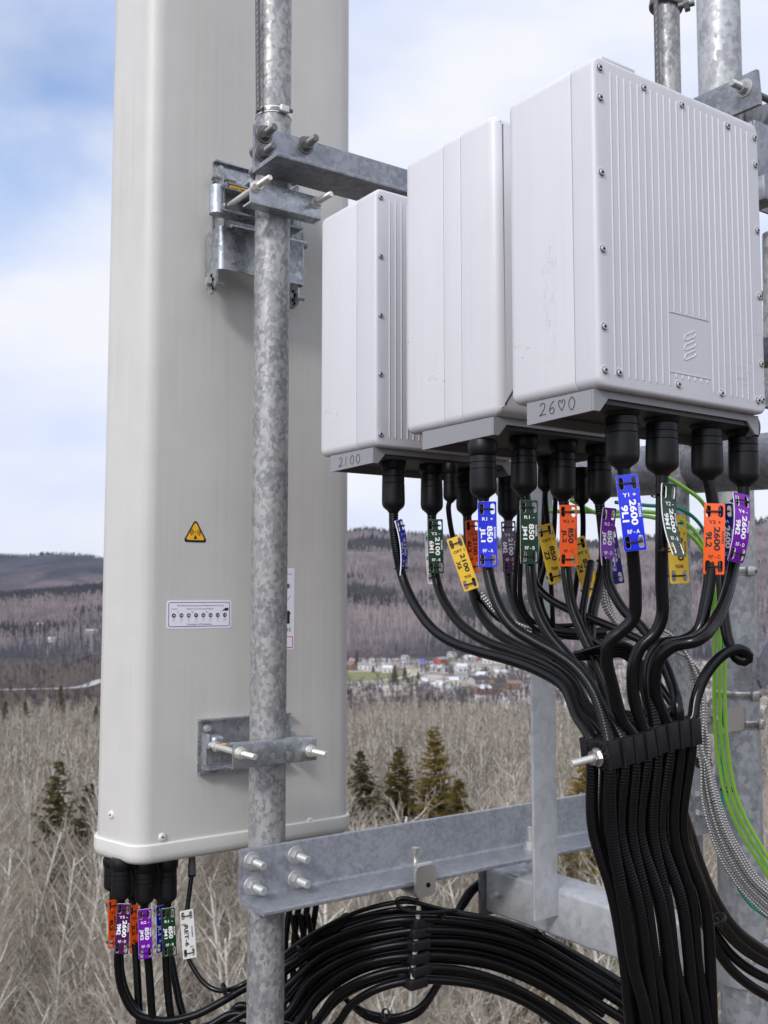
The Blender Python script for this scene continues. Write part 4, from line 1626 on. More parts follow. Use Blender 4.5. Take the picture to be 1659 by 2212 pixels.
ANTJ = [  # label, boot top, boot bottom, b offset, path in the lower-left enlarged view, arc
    ('black cable from the far left boot under the antenna, behind the orange 9L2 tag', (210, 330), (210, 625), 0.145, [(212, 760), (225, 900), (262, 1130), (272, 1290), (310, 1450), (370, 1570), (440, 1660), (560, 1740), (760, 1790), (1000, 1740), (1200, 1640)], 3, -0.025),
    ('black cable under the antenna behind the purple 2600 tag', (275, 340), (275, 705), 0.060, [(270, 850), (262, 1000), (248, 1140), (250, 1260), (275, 1420), (340, 1570), (420, 1655), (560, 1692), (680, 1698), (890, 1650), (1100, 1545), (1265, 1448)], 1, 0),
    ('black cable under the antenna behind the orange JL2 tag', (368, 345), (368, 690), 0.150, [(372, 840), (385, 1000), (400, 1180), (412, 1400), (425, 1640), (440, 1790), (560, 1900), (900, 1860), (1150, 1740)], 4, -0.02),
    ('black cable under the antenna behind the violet 850 tag', (468, 350), (468, 745), 0.055, [(470, 900), (480, 1050), (498, 1190), (515, 1400), (532, 1640), (560, 1800), (720, 1900), (980, 1850), (1190, 1700)], 2, 0.012),
    ('black cable under the antenna behind the blue JL1 tag', (600, 340), (600, 700), 0.150, [(605, 800), (640, 950), (690, 1190), (730, 1400), (780, 1620), (850, 1760), (980, 1800), (1150, 1700), (1260, 1570)], 5, -0.012),
    ('black cable under the antenna behind the dark green 850 tag', (662, 338), (660, 725), 0.060, [(652, 880), (648, 1050), (648, 1190), (660, 1400), (688, 1660), (740, 1820), (900, 1880), (1100, 1780), (1262, 1620)], 6, 0.0)]
JA = 'black jumper cables under the antenna'
for i, (lb, t0, t1, db, path, ai, ab) in enumerate(ANTJ):
    (tx, ty), (bx, by) = Z7([t0, t1])
    d = depth_b(bx, by, AB + db)
    pth = Z7(path)
    tail = fill_depth([(bx, by)] + pth, d, depth_b(pth[-1][0], pth[-1][1], AB + 0.0) - 0.02)[1:]
    jumper(lb, (tx, ty), (bx, by), d, tail + arc_pts(ARCS[ai], 0.0 if i % 2 else 0.003), r=0.0086, group=JA, boot_r=0.95)
(tx, ty), (bx, by) = Z7([(862, 315), (862, 480)])
d = depth_b(bx, by, AB + 0.09)
root = thing('control_lead', 'slim black lead with a metal plug and white tag under the antenna', 'cable', P(tx, ty, d), 0, SL)
m = MB().lathe([(0.0085, 0), (0.0085, 0.004), (0.0078, 0.005), (0.0078, 0.020), (0.0085, 0.021), (0.0085, 0.044), (0.006, 0.045)], aim(P(tx, ty, d), P(bx, by, d)), 14)
m.build('plug', 'bolt_dark', root)
m = MB().lathe([(0.006, 0), (0.0088, 0.001), (0.0088, 0.005), (0.006, 0.006)], aim(P(bx, by, d), P(bx, by + 30, d)), 14)
m.build('ring', 'black_rubber', root)
pth = Z7([(850, 560), (840, 650), (822, 780), (815, 960), (835, 1180), (880, 1270), (950, 1370), (1040, 1435), (1130, 1448), (1265, 1405)])
tail = [P(bx, by, d)] + fill_depth([(bx, by)] + pth, d, 2.19)[1:] + arc_pts(ARCS[0], 0.0)
m = MB()
c, s = spline(tail, 0.006)
m.tube(c, 0.0052, 10)
m.build('jacket', 'cable_black', root, angle=60)
# second layer of the arcs, coming up from behind the pole
for i in range(6):
    arc = [(x + 8, y + 16 - (6 if i == 0 else 0)) for x, y in ARCS[i]]
    pre = [(arc[0][0] - 120, arc[0][1] + 70)]
    cable('jumper_cable', 'black cable in the rear layer of the hanging arc behind the left pole', arc_pts(pre + arc, 0.030), 0.0084, corr=(0.0042, 0.042), group='black cables arching under the lower beam')
for i in (0, 2, 3):
    arc = [((x0 + x1) / 2 + 3, (y0 + y1) / 2) for (x0, y0), (x1, y1) in zip(ARCS[i], ARCS[i + 1])]
    if i != 4:
        arc = arc[:10]
    cable('jumper_cable', 'black cable in the middle layer of the hanging arc behind the left pole', arc_pts([(arc[0][0] - 110, arc[0][1] + 80)] + arc, 0.016), 0.0080, corr=(0.0042, 0.042),
          group='black cables arching under the lower beam')
# three extra leads at the top of the arc, and the coil hanging beneath
cable('control_lead', 'slim black lead lying on top of the hanging arcs', arc_pts([(195, 640), (300, 566), (450, 486), (560, 448), (640, 432), (700, 430), (790, 452), (900, 480), (1060, 508), (1200, 560), (1350, 640), (1560, 770)], -0.012), 0.0048, group=SL)
cable('control_lead', 'slim black lead making a small loop at the beam clamp', arc_pts([(880, 462), (800, 470), (715, 470), (655, 450), (642, 425), (670, 415), (730, 425)], -0.02), 0.0040, group=SL)
cable('control_lead', 'slim black lead curling up from the left of the arcs', arc_pts([(260, 640), (330, 570), (395, 540), (430, 490), (455, 480), (440, 510), (400, 545)], -0.004), 0.0045, group=SL)
for i in range(3):
    o = i * 10
    cable('coil_loop', 'slack black cable loop hanging low beneath the arcs',
          arc_pts([(236 + o * 3, 480), (250 + o * 3, 560), (300 + o, 660), (380 + o, 745), (450 + o, 815 + o), (540, 866 + o), (640, 878 + o), (730, 845 + o), (790 + o * .5, 770), (830 + o * .5, 690), (845, 660)], 0.08 + 0.006 * i), 0.0062, group='slack cable loops beneath the arcs')
for i in range(4):
    x = 215 + i * 34
    cable('jumper_cable', 'black cable coming down behind the lower beam beside the left pole', arc_pts([(x + 30, 330), (x + 10, 460), (x - 4, 560), (x - 10, 700), (x - 14, 930)], 0.09 + 0.008 * i), 0.0070, group='black cables coming down behind the lower beam')
for i in range(3):
    o = i * 14
    cable('jumper_cable', 'black cable curving down behind the lower beam by the stand-off arm',
          arc_pts([(860 - o, 520), (890 + o * .4, 450), (930 + o * .6, 385), (985 + o, 340 - i * 2), (1030 + o, 300)], 0.16), 0.0075, group='black cables curving behind the stand-off arm')
# far clamp where those cables meet the arm
root = thing('cable_clamp', 'small black cable clamp with a bright bolt at the end of the stand-off arm', 'cable clamp', PBv(1078, 1925, 1.83), PSI)
a, z = PB(1078, 1925, 1.80)
m = MB().box((a - 0.012, 1.77, z - 0.026), (a + 0.016, 1.82, z + 0.026), FRAME, 0, 0.006, 3)
m.build('block', 'block_black', root)
m = MB().cyl(fr(a - 0.013, 1.79, z - 0.002), fr(a - 0.038, 1.785, z - 0.002), 0.005)
m.prism(hexa(0.009, 0, 1)[0], 0, 0.008, aim(fr(a - 0.012, 1.79, z - 0.002), fr(a - 0.03, 1.785, z - 0.002)))
m.build('bolt', 'bolt_bright', root)

# beam clamp with the stack of cable blocks
aH, zH = PB(905, 1903, BEAM_B - 0.102)
bF_ = BEAM_B - 0.102
zF = z_l
root = thing('cable_hanger', 'stainless beam clamp holding a stack of black cable blocks under the lower beam', 'cable hanger', fr(aH, bF_, zF), PSI)
m = MB()
pr = round_poly([(bF_ + 0.034, zF + 0.040), (bF_ - 0.022, zF + 0.048), (bF_ - 0.022, zF - 0.020), (bF_ + 0.034, zF - 0.012), (bF_ + 0.034, zF - 0.006),
                 (bF_ - 0.016, zF - 0.014), (bF_ - 0.016, zF + 0.042), (bF_ + 0.034, zF + 0.034)], [0.001, 0.012, 0.012, 0.001, 0.001, 0.006, 0.006, 0.001], 5)
m.prism(pr, aH - 0.0225, aH + 0.0225, FRAME, axis=0)
m.prism(rrect(0.050, 0.062, 0.012, 6, aH, zF + 0.013), bF_ - 0.0235, bF_ - 0.0165, FRAME, axis=1)
m.build('clamp_body', 'stainless', root, angle=40)
m = MB().lathe([(0.0052, 0), (0.0060, 0.058), (0.0045, 0.060)], FR(aH, bF_ + 0.012, zF + 0.010), 14)
m.prism(hexa(0.0090, 0, 1)[0], 0.052, 0.062, FR(aH, bF_ + 0.012, zF + 0.010))
m.build('bolt', 'stainless', root)
m = MB().lathe([(0.005, 0), (0.005, 0.0008)], FR(aH + 0.006, bF_ - 0.0239, zF + 0.004) @ TOM, 12)
m.build('bolt_hole', 'dark_hole', root)
q0 = fr(aH, bF_ - 0.004, zF - 0.012)
q1 = PBv(886, 2172, bF_ + 0.005)
m = MB().cyl(q0, q1, 0.005)
m.prism(hexa(0.0085, 0, 1)[0], 0.006, 0.014, aim(q0, q1))
m.build('rod', 'bolt_bright', root)
for i, (x, y) in enumerate(Z6([(731, 504), (724, 542), (722, 590), (720, 643), (725, 690), (711, 740)])):
    c = PBv(x, y, bF_ + 0.012)
    Mk = Matrix.Translation(c) @ Matrix.Rotation(PSI, 4, 'Z') @ Matrix.Rotation(R(1.5 - i * 0.4), 4, 'Y')
    m = MB().box((-0.023, -0.021, -0.0105), (0.023, 0.030, 0.0105), Mk, 0, 0.004, 3)
    m.build('block', 'block_black', root)
# second stack of blocks near the bundle, low down
root = thing('cable_hanger', 'slanting stack of black cable blocks beside the foot of the bundle', 'cable hanger', PBv(1370, 2160, 1.6), PSI)
for i, (x, y) in enumerate(Z6([(1562, 782), (1572, 838), (1572, 890), (1578, 940)])):
    c = PBv(x, y, 1.585)
    Mk = Matrix.Translation(c) @ Matrix.Rotation(PSI, 4, 'Z') @ Matrix.Rotation(R(32), 4, 'Y')
    m = MB().box((-0.023, -0.022, -0.012), (0.023, 0.032, 0.012), Mk, 0, 0.004, 3)
    m.build('block', 'block_black', root)

# ------------------------------------------------------------------ right-hand bundles
def Z5(lst):
    return [(1296 + 0.2188 * x, 1728 + 0.2188 * y) + tuple(r_) for x, y, *r_ in lst]


G = 'black cables sweeping right at the foot of the bundle'
for i, (lb, path) in enumerate((('topmost black cable sweeping right below the tower leg bolt', [(700, -250, 1.52), (790, 80, 1.58), (880, 350), (960, 600), (1060, 850), (1180, 1080), (1320, 1270), (1500, 1420), (1700, 1540), (1950, 1600)]),
                                ('second black cable sweeping right below the tower leg bolt', [(720, -200, 1.54), (810, 250, 1.60), (900, 560), (985, 800), (1080, 1020), (1200, 1220), (1350, 1400), (1520, 1530), (1720, 1630), (1950, 1690)]),
                                ('third black cable sweeping right across the lower tower leg', [(800, 300, 1.58), (880, 640), (960, 900), (1040, 1120), (1140, 1320), (1270, 1500), (1430, 1640), (1600, 1740), (1800, 1820)]),
                                ('lowest black cable sweeping right across the lower tower leg', [(860, 560, 1.60), (930, 880), (1000, 1120), (1080, 1330), (1180, 1520), (1310, 1690), (1480, 1830), (1680, 1950), (1900, 2050)]))):
    cable('feeder_cable', lb, fill_depth(Z5(path), 1.62 + 0.03 * i, 1.95), 0.0108 if i < 2 else 0.0090, group=G, n=14)
for i in range(9):
    o = (i - 4) * 1.05
    oa = (i * 5 % 9 - 4) * 1.05
    path = [(1440 + oa * 2, 1382 + 5 * oa), (1478 + oa * 2.6, 1408 + 4 * oa), (1503 + oa * 3, 1450 + 2 * oa), (1511 + o * 2.6, 1500), (1514 + o * 2.4, 1560), (1519 + oa * 3, 1612), (1524 + o * 2.2, 1655), (1534 + o * 4.2, 1720),
            (1556 + o * 5.2, 1797), (1582 + o * 5.6, 1852 - 1.5 * o), (1616 + o * 4.6, 1906 - 3 * o), (1662 + o * 3.5, 1950 - 5 * o), (1730, 2010 - 6 * o), (1810, 2150 - 6 * o), (1850, 2400 - 6 * o)]
    pre = [(1040, 1290), (1075, 1330), (1140, 1366), (1250, 1380), (1350, 1381)] if i < 5 else [(1262 + 6 * i, 1240), (1275 + 6 * i, 1310), (1320 + 5 * i, 1358), (1370 + 4 * i, 1374)]
    pre = [(x, y + o * 2.5) for x, y in pre]
    cable('armoured_hose', 'thin silver corrugated metal hose in the hanging bunch beside the tower leg', fill_depth(pre + path, 1.80 + 0.008 * (i % 3), 2.05 + 0.012 * (i % 3)), 0.0034, 'hose_metal', (0.0056, 0.26),
          'silver armoured hoses bunched beside the tower leg', n=8)
for i in range(3):
    o = i * 11.5
    top = [[(1180, 1104), (1300, 1106), (1400, 1106), (1462, 1118), (1510, 1160), (1532, 1240)], [(1232, 1080), (1300, 1112), (1400, 1116), (1470, 1140), (1518, 1188), (1540, 1260)],
           [(1440, 1030), (1475, 1052), (1515, 1082), (1540, 1130), (1552, 1220), (1556, 1290)]][i]
    path = [(1543 + o, 1364), (1543 + o, 1440), (1543 + o, 1527), (1546 + o, 1586), (1553 + o, 1646), (1564 + o, 1705), (1583 + o * 1.1, 1762), (1605 + o * 1.2, 1808), (1632 + o * 1.1, 1850), (1664 + o, 1900), (1720, 1990 - o), (1800, 2150 - o), (1840, 2400 - o)]
    cable('ground_wire', ('lime green ground wire passing highest behind the tags', 'lime green ground wire in the middle of the three on the tower leg', 'lime green ground wire nearest the tower leg axis')[i],
          fill_depth([p for p in top] + path, 1.95, 2.42), 0.0040, 'green_lime', group='green ground wires')
cable('ground_wire', 'teal green ground wire at the edge of the lime wires', fill_depth([(1330, 1085), (1400, 1092), (1465, 1098), (1510, 1130), (1545, 1210), (1556, 1300), (1560, 1378), (1566, 1450), (1564, 1527), (1560, 1600, 2.50), (1566, 1800), (1587, 1901), (1620, 1953), (1680, 1998), (1740, 2050), (1820, 2200), (1850, 2400)], 2.0, 2.45), 0.0038, 'green_teal', group='green ground wires')


def zip_tie(label, c, axis, rx, ry=None, rot=0.0, tailv=None):
    root = thing('zip_tie', label, 'cable tie', c, 0, 'black zip ties')
    M = aim(c, Vector(c) + Vector(axis)) @ Matrix.Rotation(rot, 4, 'Z')
    ry = ry or rx
    m = MB()
    for dz in (-0.0018, 0, 0.0018):
        m.tube([M @ Vector((rx * math.cos(t), ry * math.sin(t), dz)) for t in np.linspace(0, 2 * math.pi, 29)[:-1]], 0.0012, 5, closed=True)
    m.build('strap', 'tie_black', root)
    m = MB()
    q = M @ Vector((rx, 0, 0))
    d = Vector(tailv or (0.3, -1, -0.4)).normalized()
    m.tube([q, q + d * 0.006, q + d * 0.012], [0.0035, 0.0035, 0.0028], 6)
    m.tube([q + d * 0.010, q + d * 0.022 + Vector((0.003, 0, -0.004))], 0.0012, 5)
    m.build('head', 'tie_black', root)


zip_tie('black zip tie round the silver hoses below the bracket', P(1520, 1652, 1.955), (P(1534, 1720, 1.97) - P(1514, 1590, 1.94)), 0.016, 0.010)
zip_tie('black zip tie round the three lime wires', P(1571, 1706, 2.335), (P(1583, 1762, 2.36) - P(1553, 1646, 2.31)), 0.014, 0.008)
zip_tie('black zip tie round the cables that sweep right', P(1549, 1986, 1.70), (P(1562, 2006, 1.70) - P(1538, 1962, 1.70)), 0.0185, 0.0145)
zip_tie('black zip tie where the antenna cables meet behind the pole', P(484, 2136, 2.18), (P(520, 2128, 2.18) - P(470, 2150, 2.18)), 0.012, 0.012)
zip_tie('black zip tie round the left shoulder of the arcs', PBv(646, 2050, 1.915), PBv(680, 2025, 1.91) - PBv(640, 2056, 1.92), 0.012)
zip_tie('black zip tie on the top lead of the arcs', PBv(955, 1972, 1.69), PBv(1000, 1976, 1.69) - PBv(940, 1968, 1.70), 0.010)
zip_tie('black zip tie on the right shoulder of the arcs', PBv(1166, 2014, 1.68), PBv(1180, 2022, 1.68) - PBv(1150, 2006, 1.68), 0.011)
zip_tie('black zip tie round the hanging cable coil', PBv(833, 2193, 1.79), PBv(860, 2196, 1.79) - PBv(810, 2186, 1.80), 0.016, 0.012)
zip_tie('black zip tie on the thin wires above the bracket', P(1516, 1640, 1.95), Vector((0, 0, -1)), 0.017, 0.012)

# ================================================================== tags
TW, TH, TT = 0.0285, 0.1000, 0.0022


def slot(cx, cy):
    return rrect(0.0064, 0.0165, 0.0031, 4, cx, cy)[::-1]


_pv, _pf, _pn = holed_plate(rrect(TW, TH, 0.0022, 4), [slot(sx * 0.0084, sy * 0.0385) for sx in (-1, 1) for sy in (-1, 1)], TT, 0.0004)
_bm = bmesh.new()
for p_ in _pv:
    _bm.verts.new((p_[0], -p_[2], p_[1]))
_bm.verts.ensure_lookup_table()
for f_ in _pf:
    try:
        _bm.faces.new([_bm.verts[i_] for i_ in f_])
    except ValueError:
        pass
for _ in range(3):
    le = [e_ for e_ in _bm.edges if e_.calc_length() > 0.011]
    if le:
        bmesh.ops.subdivide_edges(_bm, edges=le, cuts=1)
bmesh.ops.triangulate(_bm, faces=_bm.faces[:])
_bm.normal_update()
_bm.verts.index_update()
PLATE = ([tuple(v_.co) for v_ in _bm.verts], [tuple(v_.index for v_ in f_.verts) for f_ in _bm.faces], [-f_.normal.y for f_ in _bm.faces])
_bm.free()
TAGN = [0]


def make_tag(label, col, ink, cx, cy, d, tilt=0.0, yaw=0.0, lines=('', ''), top='', bottom='', rim='letter_white', pitch=0.0, bend=0.0, brand="ROGERS"):
    M = Matrix.Translation(P(cx, cy, d)) @ Matrix.Rotation(R(yaw) - math.atan2(P(cx, cy, 1).x, 1), 4, 'Z') @ Matrix.Rotation(R(pitch), 4, 'X') @ Matrix.Rotation(R(tilt), 4, 'Y')
    root = thing('cable_tag', label, 'tag', P(cx, cy, d), 0, 'engraved cable tags', M=M)
    m = MB()
    vs, fs, nz = PLATE
    TAGN[0] += 1
    bend = bend or (0.5, -0.3, 0.9, 0.2, 0.7)[TAGN[0] % 5]
    tw = (0.9, -0.6, 0.4, -1.1, 0.2, 1.2)[TAGN[0] % 6]

    def flex(p):
        x_, y_, z_ = p
        return M @ Vector((x_, y_ + bend * z_ * z_ + tw * x_ * z_, z_))
    m.add([flex(p) for p in vs], fs, 0)
    m.m = [0 if n_ > 0.9 or n_ < -0.9 else 1 for n_ in nz]
    m.build('plate', [col, rim], root, angle=50)
    m = MB()
    y = -TT / 2 - 0.00005
    I = Matrix.Identity(4)
    if lines[0]:
        put_text(m, lines[0], 0.0036, 0.0, 0.0084 * len(lines[0]), 0.0088, I, 0, R(90), y, 0.035)
    if lines[1]:
        put_text(m, lines[1], -0.0076, -0.001, 0.0074 * len(lines[1]), 0.0088, I, 0, R(90), y, 0.035)
    if brand:
        put_text(m, brand, 0.0112, 0.002, 0.0175, 0.0031, I, 0, R(90), y, 0.02)
    if top:
        put_text(m, top, 0.0005, 0.0232, 0.0042 * len(top), 0.0052, I, 0, 0, y, 0.02)
    if bottom:
        put_text(m, bottom, 0.0005, -0.0250, 0.0026 * len(bottom), 0.0052, I, 0, 0, y, 0.02)
    m.v = [tuple(flex(p)) for p in m.v]
    if m.v:
        m.build('lettering', ink, root, smooth=False)
    for sz in (1, -1):
        t = MB()
        z = sz * 0.0385
        t.tube([M @ Vector(p) for p in ((-0.0084, -0.0022, z), (0.0, -0.0026, z), (0.0084, -0.0022, z), (0.0092, 0.002, z), (0.0108, 0.009, z), (0.0085, 0.018, z),
                                        (0, 0.0215, z), (-0.0085, 0.018, z), (-0.0108, 0.009, z), (-0.0092, 0.002, z))], 0.0011, 6, closed=True)
        t.box((-0.0135, 0.006, z - 0.0022), (-0.0095, 0.010, z + 0.0022), M)
        t.build('tie', 'tie_black', root)
    return root


dS, dM = 1.805, 1.465


def dd(cx, cy, b, off=0.020):
    return depth_b(cx, cy, b) - off


make_tag('edge-on blue tag on the leftmost radio cable', 'tag_blue', 'letter_white', 872, 1182, dd(872, 1182, bS), -12, 66, ('2100', '6L1'), 'Y1 +', 'RF - A', bend=2.5)
make_tag('white tag hidden behind the dark green 2100 tag', 'tag_white', 'letter_black', 934, 1204, dd(934, 1204, bS) + 0.055, -4, -28, ('RET', '6'), 'AISG', '')
make_tag('dark green tag reading 2100 6M1', 'tag_green', 'letter_white', 941, 1180, dd(941, 1180, bS), -1, 8, ('2100', '6M1'), 'Y2 -', 'RF - B')
make_tag('tilted yellow tag reading OPT 1 above X6', 'tag_yellow', 'letter_black', 1000, 1217, 1.835, -19, 6, ('2100', 'X6'), 'OPT 1', 'TRUNK', 'tag_yellow', brand='')
make_tag('orange tag reading 2100 6L2 tucked beside the bright blue one', 'tag_orange', 'letter_black', 1022, 1180, dd(1022, 1180, bS + .01), -1.5, 22, ('2100', '6L2'), 'Y3 +', 'RF - C', 'tag_orange')
make_tag('bright blue tag reading 850 JL1', 'tag_blue', 'letter_white', 1053, 1154, dd(1053, 1154, bM), -0.5, 4, ('850', 'JL1'), 'R1 +', 'RF - A')
make_tag('plum purple tag reading 2100 6M2', 'tag_plum', 'letter_white', 1100, 1181, dd(1100, 1181, bS), -2, -6, ('2100', '6M2'), 'Y4 -', 'RF - D')
make_tag('dark green tag reading 850 JM1 under the middle radio', 'tag_green', 'letter_white', 1143, 1149, dd(1143, 1149, bM), 0, 14, ('850', 'JM1'), 'R1 -', 'RF - B')
make_tag('tilted yellow tag reading 850 Z3 left of the orange one', 'tag_yellow', 'letter_black', 1190, 1196, 1.695, -13, 22, ('850', 'Z3'), 'OPT 1', 'TRUNK', 'tag_yellow', brand='')
make_tag('orange tag reading 850 JL2 under the middle radio', 'tag_orange', 'letter_black', 1228, 1157, dd(1228, 1157, bM), 0.5, 12, ('850', 'JL2'), 'R2 +', 'RF - C', 'tag_orange')
make_tag('tilted pale yellow tag behind the orange 850 tag', 'tag_yellow', 'letter_black', 1262, 1224, 1.700, -15, 20, ('850', 'Z4'), 'OPT 2', 'TRUNK', 'tag_yellow', brand='')
make_tag('pale purple tag reading 850 JM2 under the middle radio', 'tag_violet', 'letter_white', 1312, 1162, dd(1312, 1162, bM) - 0.004, 2, 38, ('850', 'JM2'), 'R2 -', 'RF - D', bend=-2.2)
make_tag('navy blue tag half hidden behind the pale purple one', 'tag_navy', 'letter_white', 1322, 1200, dd(1322, 1200, bM) + 0.07, -8, 10, ('850', 'JC'), 'AISG', 'TMC')
make_tag('large bright blue tag reading 2600 9L1 nearest the viewer', 'tag_blue', 'letter_white', 1363, 1107, dd(1360, 1107, bB), -5.5, 3, ('2600', '9L1'), 'Y1 +', 'RF - A')
make_tag('narrow glossy green tag reading 2600 9M1', 'tag_green', 'letter_white', 1447, 1125, dd(1447, 1125, bB) - 0.002, 2, 52, ('2600', '9M1'), 'Y2 -', 'RF - B', pitch=-10, bend=-3.0)
make_tag('yellow tag reading TRUNK behind the narrow green one', 'tag_yellow', 'letter_black', 1464, 1187, dd(1461, 1187, bB) + 0.12, -2, 18, ('2600', ''), 'OPT 1', 'TRUNK', 'tag_yellow')
make_tag('orange tag reading 2600 9L2', 'tag_orange', 'letter_black', 1543, 1164, dd(1543, 1164, bB), 2.2, 8, ('2600', '9L2'), 'Y3 +', 'RF - C', 'tag_orange')
make_tag('navy blue tag peeping out behind the orange 2600 tag', 'tag_navy', 'letter_white', 1566, 1160, dd(1566, 1160, bB) + 0.075, -1, 20, ('2600', '9L1'), 'TMA', 'AISG')
make_tag('slanted purple tag reading 2600 9M2 in front of the tower leg', 'tag_violet', 'letter_white', 1602, 1139, dd(1602, 1139, bB) - 0.004, 8, 42, ('2600', '9M2'), 'Y4 -', 'RF - D', bend=3.2)


def da(cx, cy, off):
    return depth_b(cx, cy, AB + off) - 0.022


make_tag('orange tag reading 9L2 at the left end under the antenna', 'tag_orange', 'letter_black', 247, 1995, da(247, 1995, .145), -2, 28, ('2600', '9L2'), 'Y3 +', 'RF - C', 'tag_orange')
make_tag('purple tag reading 2600 9M2 under the antenna', 'tag_plum', 'letter_white', 265, 2006, da(265, 2006, .06), 2.5, -5, ('2600', '9M2'), 'Y3 -', 'RF - D')
make_tag('orange tag reading JL2 half hidden under the antenna', 'tag_orange', 'letter_black', 294, 2006, da(294, 2006, .15), -2, 26, ('850', 'JL2'), 'R2 +', 'RF - C', 'tag_orange')
make_tag('violet tag reading 850 JM2 under the antenna', 'tag_violet', 'letter_white', 313.5, 2017, da(313, 2017, .055), -2.5, 6, ('850', 'JM2'), 'R2 -', 'RF - D')
make_tag('blue tag mostly hidden behind the dark green one under the antenna', 'tag_blue', 'letter_white', 350, 2006, da(350, 2006, .15), -2, 30, ('850', 'JL1'), 'R1 +', 'RF - A')
make_tag('dark green tag reading 850 JM1 under the antenna', 'tag_green', 'letter_white', 365, 2014, da(365, 2014, .06), -4, 4, ('850', 'JM1'), 'R1 -', 'RF - B')
make_tag('white tag reading RET-6 under the antenna', 'tag_white', 'letter_black', 406.5, 2018, da(406, 2018, .09) - 0.06, -5, 10, ('', ''), '', '', 'tag_white', brand='', bend=0.01)
rt = bpy.data.objects[[o.name for o in bpy.data.objects if o.name.startswith('cable_tag')][-1]]
rt = [o for o in bpy.data.objects if o.get('label') == 'white tag reading RET-6 under the antenna'][0]
m = MB()
Mx = ROOTM[rt.name]
put_text(m, "RET-6", -0.0035, -0.002, 0.044, 0.0085, Mx, 0, R(90), -TT / 2 - 0.00005, 0.035)
put_text(m, "ROGERS", 0.0085, 0.004, 0.022, 0.0034, Mx, 0, R(90), -TT / 2 - 0.00005, 0.02)
put_text(m, "AISG", -0.0085, 0.022, 0.010, 0.004, Mx, 0, 0, -TT / 2 - 0.00005, 0.02)
put_text(m, "ALU", 0.006, -0.026, 0.008, 0.004, Mx, 0, 0, -TT / 2 - 0.00005, 0.02)
m.build('lettering', 'letter_black', rt, smooth=False)
# ================================================================== the valley
def sstep(e0, e1, x):
    t = np.clip((x - e0) / (e1 - e0), 0, 1)
    return t * t * (3 - 2 * t)


_r = np.random.RandomState(11)
_waves = [(_r.uniform(-1, 1), _r.uniform(-1, 1), _r.uniform(0, 6.28)) for _ in range(28)]


def fnoise(x, y, scale, k0=0, n=9):
    s = 0
    for i in range(k0, k0 + n):
        a, b, p = _waves[i % 28]
        l = math.hypot(a, b)
        f = (0.7 + 0.16 * (i - k0))
        s = s + np.sin((x * a / l + y * b / l) * 6.283 * f / scale + p * (1 + i * .37)) / (0.8 + 0.25 * (i - k0))
    return s / 3.0


def ground_z(x, y):
    x = np.asarray(x, float)
    y = np.asarray(y, float)
    r = np.hypot(x, y)
    az = np.arctan2(x, np.maximum(y, 1e-3))
    az = np.where(y <= 0, np.sign(x) * 1.6, az)
    base = np.interp(r, [0, 60, 130, 220, 340, 480, 640, 1100], [-25, -28, -33, -39, -48, -57, -63, -64])
    base = base + fnoise(x, y, 130, 0) * 1.4 * sstep(30, 120, r)
    # right flank: one long slope up to a ridge
    wr = sstep(-0.14, -0.02, az)
    nn = fnoise(x, y, 900, 3) * 16 + fnoise(x, y, 330, 9) * 6
    tr = np.interp(np.degrees(az), [-8, -3, -1, 3, 7, 12, 17, 21, 30, 60], [0.050, 0.0602, 0.0605, 0.0555, 0.052, 0.050, 0.058, 0.070, 0.07, 0.06])
    hr = np.interp(r, [1100, 1350, 1700, 2200, 3000, 3600, 6000, 9000], [-64, -44, -4, 62, 150, 0, 0, 0])
    crest = 3000 * tr
    right = np.where(r < 3000, np.interp(r, [1100, 1350, 1700, 2200, 2650, 3000], [0, 0.12, 0.32, 0.64, 0.88, 1.0]) * (crest + 64) - 64, crest - (r - 3000) * 0.10)
    right = right + nn * sstep(1200, 1900, r) * (1 - 0.75 * sstep(2500, 3000, r))
    # left flank: a near shoulder with dark conifers, and a bluer ridge far behind it
    tl = np.interp(np.degrees(az), [-60, -30, -21, -19.5, -18.3, -17, -15.5, -12, -8], [0.04, 0.033, 0.0352, 0.0338, 0.0362, 0.0356, 0.0325, 0.036, 0.045])
    crest_l = 4600 * tl
    sh = np.interp(np.degrees(az), [-60, -25, -21, -18, -15, -8], [-12, -12, -10, -2, 10, 20])
    left = np.interp(r, [1100, 1500, 1900, 2050, 2500, 3000, 4600], [0, 0.35, 0.93, 1.0, 0.80, 0.9, 1.0])
    lz = np.where(r < 2500, -64 + left * (sh + 64), 0)
    far = (sh + 64) * 0.80 - 64
    lz = np.where(r >= 2500, far + sstep(2500, 4600, r) * (crest_l - far), lz)
    lz = np.where(r > 4600, crest_l - (r - 4600) * 0.12, lz)
    lz = lz + nn * 0.5 * sstep(1200, 1800, r) * (1 - 0.8 * sstep(3900, 4600, r))
    hills = lz * (1 - wr) + right * wr
    return np.where(r > 1100, hills, base)


def ground_hit(dx, dy):
    """where the sight line through a picture point meets the ground"""
    x, z = ray(dx, dy)
    for d in np.geomspace(20, 7000, 1500):
        if float(ground_z(x * d, d)) > z * d:
            return Vector((x * d, d, float(ground_z(x * d, d))))
    return Vector((x * 3000, 3000, z * 3000))


